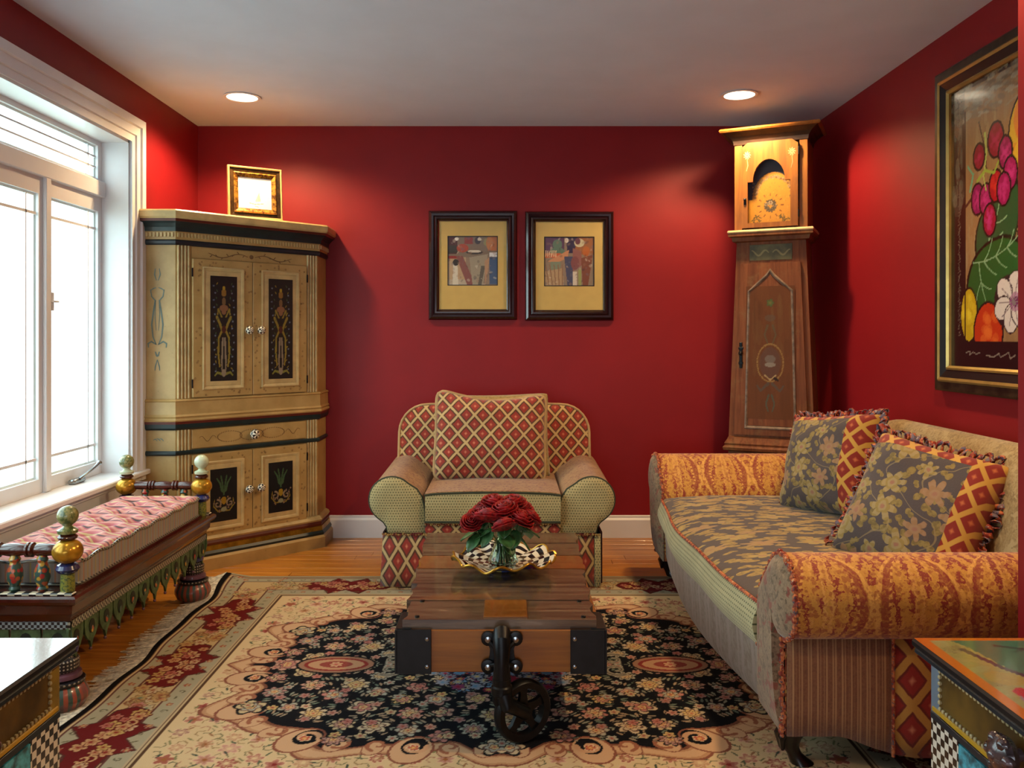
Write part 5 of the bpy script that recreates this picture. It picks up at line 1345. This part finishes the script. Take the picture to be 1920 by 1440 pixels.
for j in range(12):
    for i in range(5):
        for du in (0, .5):
            x = -1.5625+.120*(i-2+du); y = 3.24+.152*(j-6+du*1.0)
            if cx0+.04 < x < cx1-.04 and cy_0+.04 < y < cy1-.04: MB().ball((x, y, .457), .008, 8, 5, .5).build('tuft_button', M['ticking'], bx, True, org)

# ------------------------------------------------------------------ coffee table on a caster
g = G('weathered_brown_plank'); v = g.co(); x, y, z = g.sep(v); r = g.rnd()*30.
n = g.noise(g.comb(x*3+r, y*42+r, z*42), 1, 5, .65, .5); n2 = g.noise(g.comb(x*2.+r, y*6.+r, 0.), 1, 4)
c = g.mix(g.ss(n, .32, .66), hx('#352820'), hx('#62503e')); c = g.mix(g.ss(n2, .55, .72)*.5, c, hx('#7a4a20')); c = g.mix(g.ss(n, .62, .70)*.4, c, hx('#8a7866'))
M['plank'] = g.done(c, .27, bump=n, bs=.35, coat=.3)
M['plankor'] = wood('amber_plank', '#5c3414', '#8a5520', 0, .2, 1., coat=.5)
M['beam'] = wood('amber_beam', '#7a4818', '#9a6226', 0, .35)
ct = thing('coffee_table', 'low plank-topped cart coffee table with iron corners and caster wheel', 'coffee table', (-.025, 3.0, 0))
org = (-.025, 3.0, 0)
zt = .365; ed = lin(2.455, 3.545, 6); R = random.Random(1)
for i in range(6):
    y0, y1 = ed[i], ed[i+1]; ym = (y0+y1)/2; hwd = .276+.036*(ym-2.455)/1.09; xo = -.024-.006*(ym-2.455)
    pts = []
    m = 5; ra = [R.uniform(-.009, .007) for _ in range(12)]
    L = [(xo-hwd+ra[k], y0+.003+(y1-y0-.006)*k/m) for k in range(m+1)]; Rr_ = [(xo+hwd+ra[6+k % 6], y0+.003+(y1-y0-.006)*k/m) for k in range(m+1)]
    poly = L+Rr_[::-1]
    MB().prism(poly, 2, zt-.032, zt-R.uniform(0, .004)).build('plank', M['plankor'] if i == 3 else M['plank'], ct, org=org)
MB().box(-.075, .055, 2.475, 2.635, zt-.005, zt+.0008, .001).build('inlay_block', M['plankor'], ct, org=org)
for y in (2.482, 2.63):
    for x in (-.27, .22): MB().lathe([(.007, zt-.01), (.007, zt+.001), (.001, zt+.002)], (x, y, 0), 8).build('nail', M['iron'], ct, org=org)
bm_ = MB().box(-.322, .276, 2.450, 2.495, .212, .334, .002).build('front_beam', M['beam'], ct, org=org)
MB().box(-.322, .276, 3.50, 3.545, .212, .334, .002).build('rear_beam', M['beam'], ct, org=org)
for x in (-.318, .232): MB().box(x, x+.040, 2.496, 3.499, .222, .333, .002).build('side_beam', M['beam'], ct, org=org)
for s in (-1, 1):
    xc = -.023; xa = xc+s*.302; 
    k = MB().box(min(xa, xa-s*.100), max(xa, xa-s*.100), 2.443, 2.450, .209, .337, .001).box(min(xa, xa+s*.006), max(xa, xa+s*.006), 2.443, 2.60, .209, .337, .001).box(min(xa, xa-s*.04), max(xa, xa-s*.04), 2.45, 2.60, .334, .339)
    ko = k.build('iron_corner', M['steel'], ct, org=org)
    for z in (.232, .312):
        o = MB().lathe([(.007, 2.443), (.006, 2.439), (.002, 2.437)], (xa-s*.088, 0, z), 10, 1).build('bolt', M['metal'], ko, True); o.location = (-org[0], -org[1], 0)
# caster
br = MB(); cxp = -.020
br.prism([(cxp-.048, .232), (cxp-.040, .222), (cxp+.040, .222), (cxp+.048, .232), (cxp+.036, .262), (cxp+.034, .285), (cxp+.048, .315), (cxp+.040, .332), (cxp-.040, .332), (cxp-.048, .315), (cxp-.034, .285), (cxp-.036, .262)], 1, 2.436, 2.450)
for sx in (-1, 1):
    for z in (.236, .316): br.lathe([(.021, 2.440), (.020, 2.428), (.012, 2.426)], (cxp+sx*.040, 0, z), 14, 1)
br.tube([(cxp, 2.44, .330), (cxp, 2.405, .318), (cxp, 2.395, .28), (cxp, 2.398, .245), (cxp, 2.402, .215)], [.026, .026, .021, .023, .026], 12)
for sx in (-1, 1): br.tube([(cxp+sx*.04, 2.434, .312), (cxp+sx*.018, 2.415, .295), (cxp+sx*.012, 2.410, .25), (cxp+sx*.036, 2.432, .238)], .008, 8)
bro = br.build('caster_bracket', M['iron'], ct, True, org)
for sx in (-1, 1):
    for z in (.236, .316):
        o = MB().lathe([(.010, 2.430), (.009, 2.422), (.003, 2.420)], (cxp+sx*.040, 0, z), 8, 1).build('bolt', M['metal'], bro, True); o.location = (-org[0], -org[1], 0)
fk = MB().lathe([(.024, .168), (.030, .172), (.030, .192), (.026, .196), (.027, .214), (.022, .216)], (cxp, 2.402, 0), 20)
fk.build('swivel_collar', M['iron'], ct, True, org)
WC = Vector((.040, 2.452, .1005)); yaw = radians(30)
ax = Vector((-sin(yaw), cos(yaw), 0)); rt = Vector((cos(yaw), sin(yaw), 0))      # wheel axis and rolling direction
f2 = MB()
for s in (-1, 1):
    o_ = ax*(s*.024)
    pts = [Vector((cxp, 2.402, .172))+o_*.5, Vector((cxp+.004, 2.404, .145))+o_*.9, WC+o_+rt*-.035+Vector((0, 0, .022)), WC+o_]
    f2.tube([tuple(p) for p in pts], [.022, .022, .020, .019], 10)
f2.tube([tuple(WC-ax*.034), tuple(WC+ax*.034)], .010, 10)
f2.build('fork', M['iron'], ct, True, org)
wl = MB(); N = 40; rows = []
for k in range(N):
    a = 2*pi*k/N; d = rt*cos(a)+Vector((0, 0, 1))*sin(a)
    rows.append([tuple(WC+d*r_+ax*w_) for r_, w_ in ((.066, -.014), (.084, -.018), (.090, -.010), (.090, .010), (.084, .018), (.066, .014))])
rows.append(rows[0]); wl.grid(rows, None, True)
for k in range(5):
    a = 2*pi*k/5+.3; d = rt*cos(a)+Vector((0, 0, 1))*sin(a); e = rt*-sin(a)+Vector((0, 0, 1))*cos(a)
    P = [WC+d*.012+e*.016, WC+d*.05+e*.010, WC+d*.076+e*.016, WC+d*.076-e*.016, WC+d*.05-e*.010, WC+d*.012-e*.016]
    wl.add([tuple(p-ax*.007) for p in P]+[tuple(p+ax*.007) for p in P], [tuple(range(6)), tuple(range(6, 12))]+[(i, (i+1) % 6, 6+(i+1) % 6, 6+i) for i in range(6)])
wl.tube([tuple(WC-ax*.020), tuple(WC+ax*.020)], .022, 14)
wl.build('caster_wheel', M['iron'], ct, True, org)
# rear axle and wheels under the table
for s in (-1, 1):
    w_ = MB(); c0 = Vector((-.025+s*.17, 3.34, .112))
    rows = []
    for k in range(36):
        a = 2*pi*k/36; d = Vector((0, cos(a), sin(a))); rows.append([tuple(c0+d*r_+Vector((h_, 0, 0))) for r_, h_ in ((.084, -.018), (.101, -.02), (.101, .02), (.084, .018))])
    rows.append(rows[0]); w_.grid(rows, None, True)
    for k in range(6):
        a = 2*pi*k/6; w_.tube([tuple(c0), tuple(c0+Vector((0, cos(a), sin(a)))*.088)], .010, 6)
    w_.build('rear_wheel', M['iron'], ct, True, org)
MB().tube([(-.24, 3.34, .112), (.19, 3.34, .112)], .012, 10).box(-.24, -.225, 3.30, 3.38, .10, .225).box(.175, .19, 3.30, 3.38, .10, .225).build('rear_axle', M['iron'], ct, True, org)

# ------------------------------------------------------------------ bowl, vase, roses
bw = thing('checkered_bowl', 'fluted black and white checkered bowl with gold rim on the coffee table', 'bowl', (-.020, 2.985, .3668))
g = G('bowl_checks'); x, y, z = g.sep(g.co('UV')); wv = (g.noise(g.co('UV'), 3, 2)-.5)*.10
f = g.fr((g.m('FLOOR', x*(10/pi)+wv)+g.m('FLOOR', y*56.+wv*3.)+200.)*.5)*2.
c = g.mix(f > .5, hx('#e8e4d2'), hx('#17171a')); M['bowlchk'] = g.done(c, .12, coat=.6)
g = G('bowl_outside'); d_, cc, _ = g.vor(g.co(), 30); r_, g_, b_ = g.sep(cc); c = g.mix(r_ > .5, hx('#3a4a8c'), hx('#8c2c4a')); c = g.mix(g_ > .6, c, hx('#c0a860')); M['bowlout'] = g.done(c, .15, coat=.5)
NB = 120
def bpt(r, k, dz=0):
    t = 2*pi*k/NB; u = r/.178; w = max(0, (u-.5)/.5)**1.3
    rr = r*(1+.035*w*cos(11*t)); z = .014+.032*max(0, (u-.34)/.66)**1.2+.010*w*sin(11*t+.6)+.006*w*sin(4*t)
    return (rr*cos(t), rr*sin(t), z+dz)
radii = [.004, .02, .04, .06, .075, .09, .105, .12, .135, .148, .16, .17, .178]
MB().grid([[bpt(r, k) for k in range(NB+1)] for r in radii], [[(2*pi*k/NB, r) for k in range(NB+1)] for r in radii]).build('bowl', M['bowlchk'], bw, 'all')
MB().grid([[bpt(r, k, -.005) for k in range(NB+1)] for r in radii]).build('outside', M['bowlout'], bw, 'all')
MB().tube([(p[0], p[1], p[2]-.002) for p in (bpt(.179, k) for k in range(NB))], .0042, 8, True).build('gold_rim', M['gold'], bw, True)
MB().lathe([(.046, 0), (.052, .002), (.050, .006), (.034, .010), (.036, .013)], (0, 0, 0), 32).build('foot', M['bowlout'], bw, True)
va = thing('glass_vase', 'flared green-tinted glass vase holding the red roses in the bowl', 'vase', (-.020, 2.985, .3835))
pv = [(.0, .001), (.046, .001), (.052, .008), (.050, .020), (.040, .045), (.031, .075), (.029, .098), (.034, .122), (.043, .142), (.048, .150)]
pin = [(max(0, r-.0035), h+(.006 if h < .01 else 0)) for r, h in pv]
wob = lambda t, h: 1+.035*cos(10*t)*(1 if h < .06 else .4)
v_ = MB(); prof = [p for p in pv]+[p for p in reversed(pin)]
v_.grid([[(r*wob(2*pi*k/60, h)*cos(2*pi*k/60), r*wob(2*pi*k/60, h)*sin(2*pi*k/60), h) for k in range(60)] for r, h in prof], None, True)
v_.build('vase_body', M['vase'], va, 'all')
M['water'] = glass_mat('water', (.88, 1, .93, 1), False, 0., 1.2)
MB().lathe([(r-.0045 if r > .005 else .001, h+.007) for r, h in pin[1:7]], (0, 0, -.001), 40).build('water', M['water'], va, 'all')
g = G('crimson_petals'); n = g.noise(g.co(), 60, 2); M['rose'] = g.done(g.mix(g.ss(n, .35, .65), hx('#6a020a'), hx('#a8060f')), .6)
M['leafg'] = plain('rose_leaf_green', '#2f5a2c', .45, var=.3, scale=40); M['stem'] = plain('rose_stem', '#3c5a2a', .5)
def bloom(R, r):
    mb = MB()
    layers = [(3, .26, 1.05, .05), (3, .44, 1.02, .2), (5, .62, .94, .45), (6, .80, .80, .7), (7, .94, .60, 1.0), (7, 1.0, .34, 1.0)]
    for li, (n, rad, hgt, tilt) in enumerate(layers):
        for k in range(n):
            a0 = 2*pi*k/n+li*.8+R.uniform(-.2, .2); wd_ = 2*pi/n*.72
            rows = []
            for j in range(5):
                t = j/4; row = []
                for i in range(6):
                    s = -1+2*i/5; a = a0+s*wd_; q_ = r*rad*(.35+.65*sin(t*pi/2)**.8)*(1+.18*tilt*t*t*(1 if li > 1 else .3))
                    z = r*hgt*(t**.9)*(1-.22*s*s*t)-r*.05*tilt*t**3
                    row.append((q_*cos(a), q_*sin(a), z-r*.35))
                rows.append(row)
            mb.grid(rows)
    mb.ball((0, 0, 0), r*.34, 8, 6); return mb
spots = [(.004, -.040, .226, .046), (-.050, -.044, .200, .046), (-.088, .0, .196, .042), (.058, -.050, .196, .047), (.092, -.002, .190, .042), (-.030, .014, .240, .044), (.034, .012, .238, .045), (.072, .040, .214, .040), (-.072, .042, .208, .042), (.0, .062, .222, .042), (-.112, -.028, .180, .034), (.006, -.078, .178, .042)]
whr = ['topmost front rose of the bouquet, above the vase mouth', 'left front rose of the bouquet, over the vase rim', 'rose at the left side of the bouquet, second from its left edge', 'right front rose of the bouquet, over a green leaf', 'rose at the right edge of the bouquet', 'high rose left of the bouquet top', 'high rose right of the bouquet top', 'rose at the back right of the bouquet', 'rose at the back left of the bouquet', 'rose at the very back of the bouquet', 'small outermost rose at the left edge of the bouquet', 'small low rose hanging in front of the vase mouth']
R = random.Random(21)
for (x, y, z, r), lb in zip(spots, whr):
    t = thing('rose', 'dark red '+lb, 'rose', (-.020+x, 2.985+y, .3835+z-.026), 0, 'dark red roses in the glass vase')
    o = bloom(R, r*1.0).build('bloom', M['rose'], t, 'all', solid=.0008)
    o.rotation_euler = (-y*6, x*6, R.uniform(0, 6))
    MB().tube([(0, 0, -r*.3), (-x*.35, -y*.35, -z*.35), (-x*.82, -y*.82, -z+.10), (-x*.86, -y*.86, -z+.075), (-x*.75+.004, -y*.75, -z+.018)], .0022, 6).build('stem', M['stem'], t, True)
    for s in range(2):
        a = atan2(y, x)+R.uniform(-1.1, 1.1); L = R.uniform(.055, .078); el = R.uniform(-.9, -.25)
        c_ = Vector((-x*.25, -y*.25, -r*.9-.012*s)); d = Vector((cos(a)*cos(el), sin(a)*cos(el), sin(el))); w_ = d.cross(Vector((0, 0, 1))).normalized(); up = w_.cross(d)
        rows = []
        for j in range(6):
            tt = j/5; wi = L*.42*sin(pi*min(1, tt*.95+.04))**.8; cc_ = c_+d*(L*tt)-Vector((0, 0, 1))*(.012*tt*tt)
            rows.append([tuple(cc_-w_*wi+up*.006), tuple(cc_-w_*wi*.5+up*.002), tuple(cc_), tuple(cc_+w_*wi*.5+up*.002), tuple(cc_+w_*wi+up*.006)])
        MB().grid(rows).build('leaf', M['leafg'], t, 'all', solid=.0008)

# ------------------------------------------------------------------ the two painted chests in the foreground
M['bronzep'] = plain('olive_bronze_drawer', '#5e4818', .4, .2, var=.4, scale=9); M['bead'] = plain('cream_beads', '#a39a72', .35, var=.15)
M['chkxy'] = checks('black_white_squares', 72, 72, (1, 2), '#cfcfc2', '#0c0d10'); M['cyan'] = plain('turquoise_tiles', '#3a93a8', .3, var=.5, scale=60)
M['postb'] = plain('blue_grey_paint', '#66788a', .4); M['posty'] = plain('mustard_paint', '#8a7426', .4, var=.25); M['yel'] = plain('yellow_paint', '#b08c1c', .4); M['orange'] = plain('orange_border_paint', '#b5671c', .22, var=.2, coat=.6)
M['knobm'] = plain('iridescent_knob', '#4a3c40', .22, .2, var=.5, scale=35, coat=.5)
def chest(name, lab, side, topcanvas, postm):
    """side -1: stands left, drawers face +x; side +1 mirrored"""
    s = -side; xi = -.812 if side < 0 else .762; xi = xi; xo = xi-s*.50       # xi: inner top edge
    c = thing(name, lab, 'chest', ((xi+xo)/2, 1.28, 0)); org = ((xi+xo)/2, 1.28, 0)
    ya, yb = .98, 1.585; A = lambda a, b: (min(a, b), max(a, b))
    bi = xi-s*.028; bo_ = xo+s*.028
    MB().box(*A(bi, bo_), ya+.025, yb-.02, .16, .592, .003).build('carcass', M['black'], c, org=org)
    MB().box(*A(xi, xo), ya, yb, .592, .604, .003).build('top_lower_edge', M['navy'], c, org=org)
    MB().box(*A(xi+s*.004, xo-s*.004), ya-.004, yb+.004, .604, .6195, .004).build('top_edge', M['black'], c, org=org)
    topcanvas(c, xi, xo, ya, yb, s, org)
    xf = bi
    B = lambda d0, d1: A(xf+s*d0, xf+s*d1)
    for (y0, y1, m_) in ((yb-.052, yb-.020, postm), (ya+.025, ya+.055, postm)): MB().box(*B(0, .006), y0, y1, .488, .592, .001).build('corner_post', M[m_], c, org=org)
    d = MB().box(*B(0, .010), ya+.06, yb-.056, .508, .590, .002).build('drawer', M['bronzep'], c, org=org)
    def sub(mb, nm, mt, par=d, **k):
        o = mb.build(nm, M[mt], par, True, **k); o.location = (-org[0], -org[1], 0); return o
    bd = MB(); xx = xf+s*.012
    for y in np.arange(ya+.068, yb-.062, .0115):
        for z in (.583, .515): bd.ball((xx, float(y), z), .0042, 6, 4)
    for z in np.arange(.5265, .575, .0115):
        for y in (ya+.068, yb-.064): bd.ball((xx, y, float(z)), .0042, 6, 4)
    sub(bd, 'bead_trim', 'bead', kind='stuff')
    for ky in (1.285,):
        kn = MB().lathe([(.010, 0), (.010, .010), (.026, .016), (.031, .026), (.028, .036), (.014, .044), (.002, .046)], (0, 0, 0), 18, 0)
        for j in range(6):
            a = j*pi/3; kn.ball((.032, .023*cos(a), .023*sin(a)), .011, 8, 6)
        kn.ball((.040, 0, 0), .010, 8, 6)
        kn.v = [(xf+s*.010+s*a, ky+b, .549+c_) for a, b, c_ in kn.v]
        sub(kn, 'knob', 'knobm')
    MB().box(*B(0, .008), ya+.03, yb-.026, .495, .505, .002).build('yellow_strip', M['yel'], c, org=org)
    MB().box(*B(0, .008), ya+.03, yb-.021, .481, .494, .001).build('dark_strip', M['navy'], c, org=org)
    MB().box(*B(0, .006), yb-.115, yb-.021, .20, .480).build('checker_panel', M['chkxy'], c, org=org)
    MB().box(*B(0, .007), ya+.04, yb-.118, .22, .478).build('turquoise_panel', M['cyan'], c, org=org)
    for x in (bi-s*.03, bo_+s*.03):
        for y in (ya+.06, yb-.06):
            MB().lathe([(.020, 0), (.024, .02), (.016, .05), (.026, .09), (.028, .13), (.020, .165)], (x, y, 0), 14).build('leg', M['navy'], c, True, org)
    return c
def top_left(c, xi, xo, ya, yb, s, org):
    C = Canvas(0, .5, 0, .61, .006, '#c6ccd0'); R = random.Random(6)
    for k in range(60): C.ell(R.uniform(0, .5), R.uniform(0, .61), R.uniform(.004, .02), R.uniform(.003, .012), R.choice(('#9db4c4', '#b4c0c8', '#d4d6d4', '#88a6c0')), R.uniform(0, 3), .5)
    g = painted('pale_glass_top', .08, coat=1.)
    C.mesh('painted_top', g, lambda X, Y: np.stack([xi-s*X-org[0], ya+(yb-ya)*Y/.61-org[1], X*0+.6200], 1), c)
def top_right(c, xi, xo, ya, yb, s, org):
    C = Canvas(0, .5, 0, .61, .004, '#8a8a58'); R = random.Random(9)
    for k in range(220): C.ell(R.uniform(0, .5), R.uniform(0, .61), R.uniform(.01, .03), R.uniform(.005, .02), R.choice(('#7a8a5a', '#9c9468', '#74684a', '#8c9a74')), R.uniform(0, 3), .4)
    C.poly(sm([(.05, .62), (.08, .56), (.09, .44), (.15, .34), (.24, .26), (.36, .20), (.5, .25), (.52, .63)], 3), '#2a6a5c')
    for k in range(60):
        x = R.uniform(.14, .5); y = R.uniform(.28, .6); C.stroke([(x, y), (x+.03, y+.012), (x+.07, y+.01)], .004, R.choice(('#2c6c58', '#15463f', '#3f7a5c', '#20504e')), .002)
    C.stroke([(.06, .55), (.085, .46), (.14, .36), (.24, .28)], .006, '#2e2c4c', .004); C.stroke([(.13, .57), (.3, .5), (.48, .42)], .005, '#16343c')
    C.ell(.07, .30, .03, .06, '#8a6aa0', .3, .6); C.poly([(.04, .22), (.12, .30), (.16, .16), (.06, .08)], '#6a4a30'); C.ell(.06, .36, .018, .022, '#a82c3c'); C.poly([(.022, .30), (.06, .33), (.12, .27), (.18, .02), (.022, .0)], '#d0a81c'); C.ell(.06, .42, .03, .03, '#9a8a48', al=.7)
    C.rect(0, .022, 0, .61, '#b8681c'); C.rect(0, .5, .597, .61, '#b8681c'); C.rect(0, .5, 0, .02, '#b8681c'); C.rect(.478, .5, 0, .61, '#b8681c')
    C.mesh('painted_top', painted('painted_parrot_green_top', .16, coat=.8), lambda X, Y: np.stack([xi-s*X-org[0], ya+(yb-ya)*Y/.61-org[1], X*0+.6200], 1), c)
chest('painted_chest', 'hand-painted chest with pale glossy top under the window side, beside the bench', -1, top_left, 'posty')
chest('painted_chest', 'hand-painted chest with orange-edged green top in front of the sofa arm', 1, top_right, 'postb')
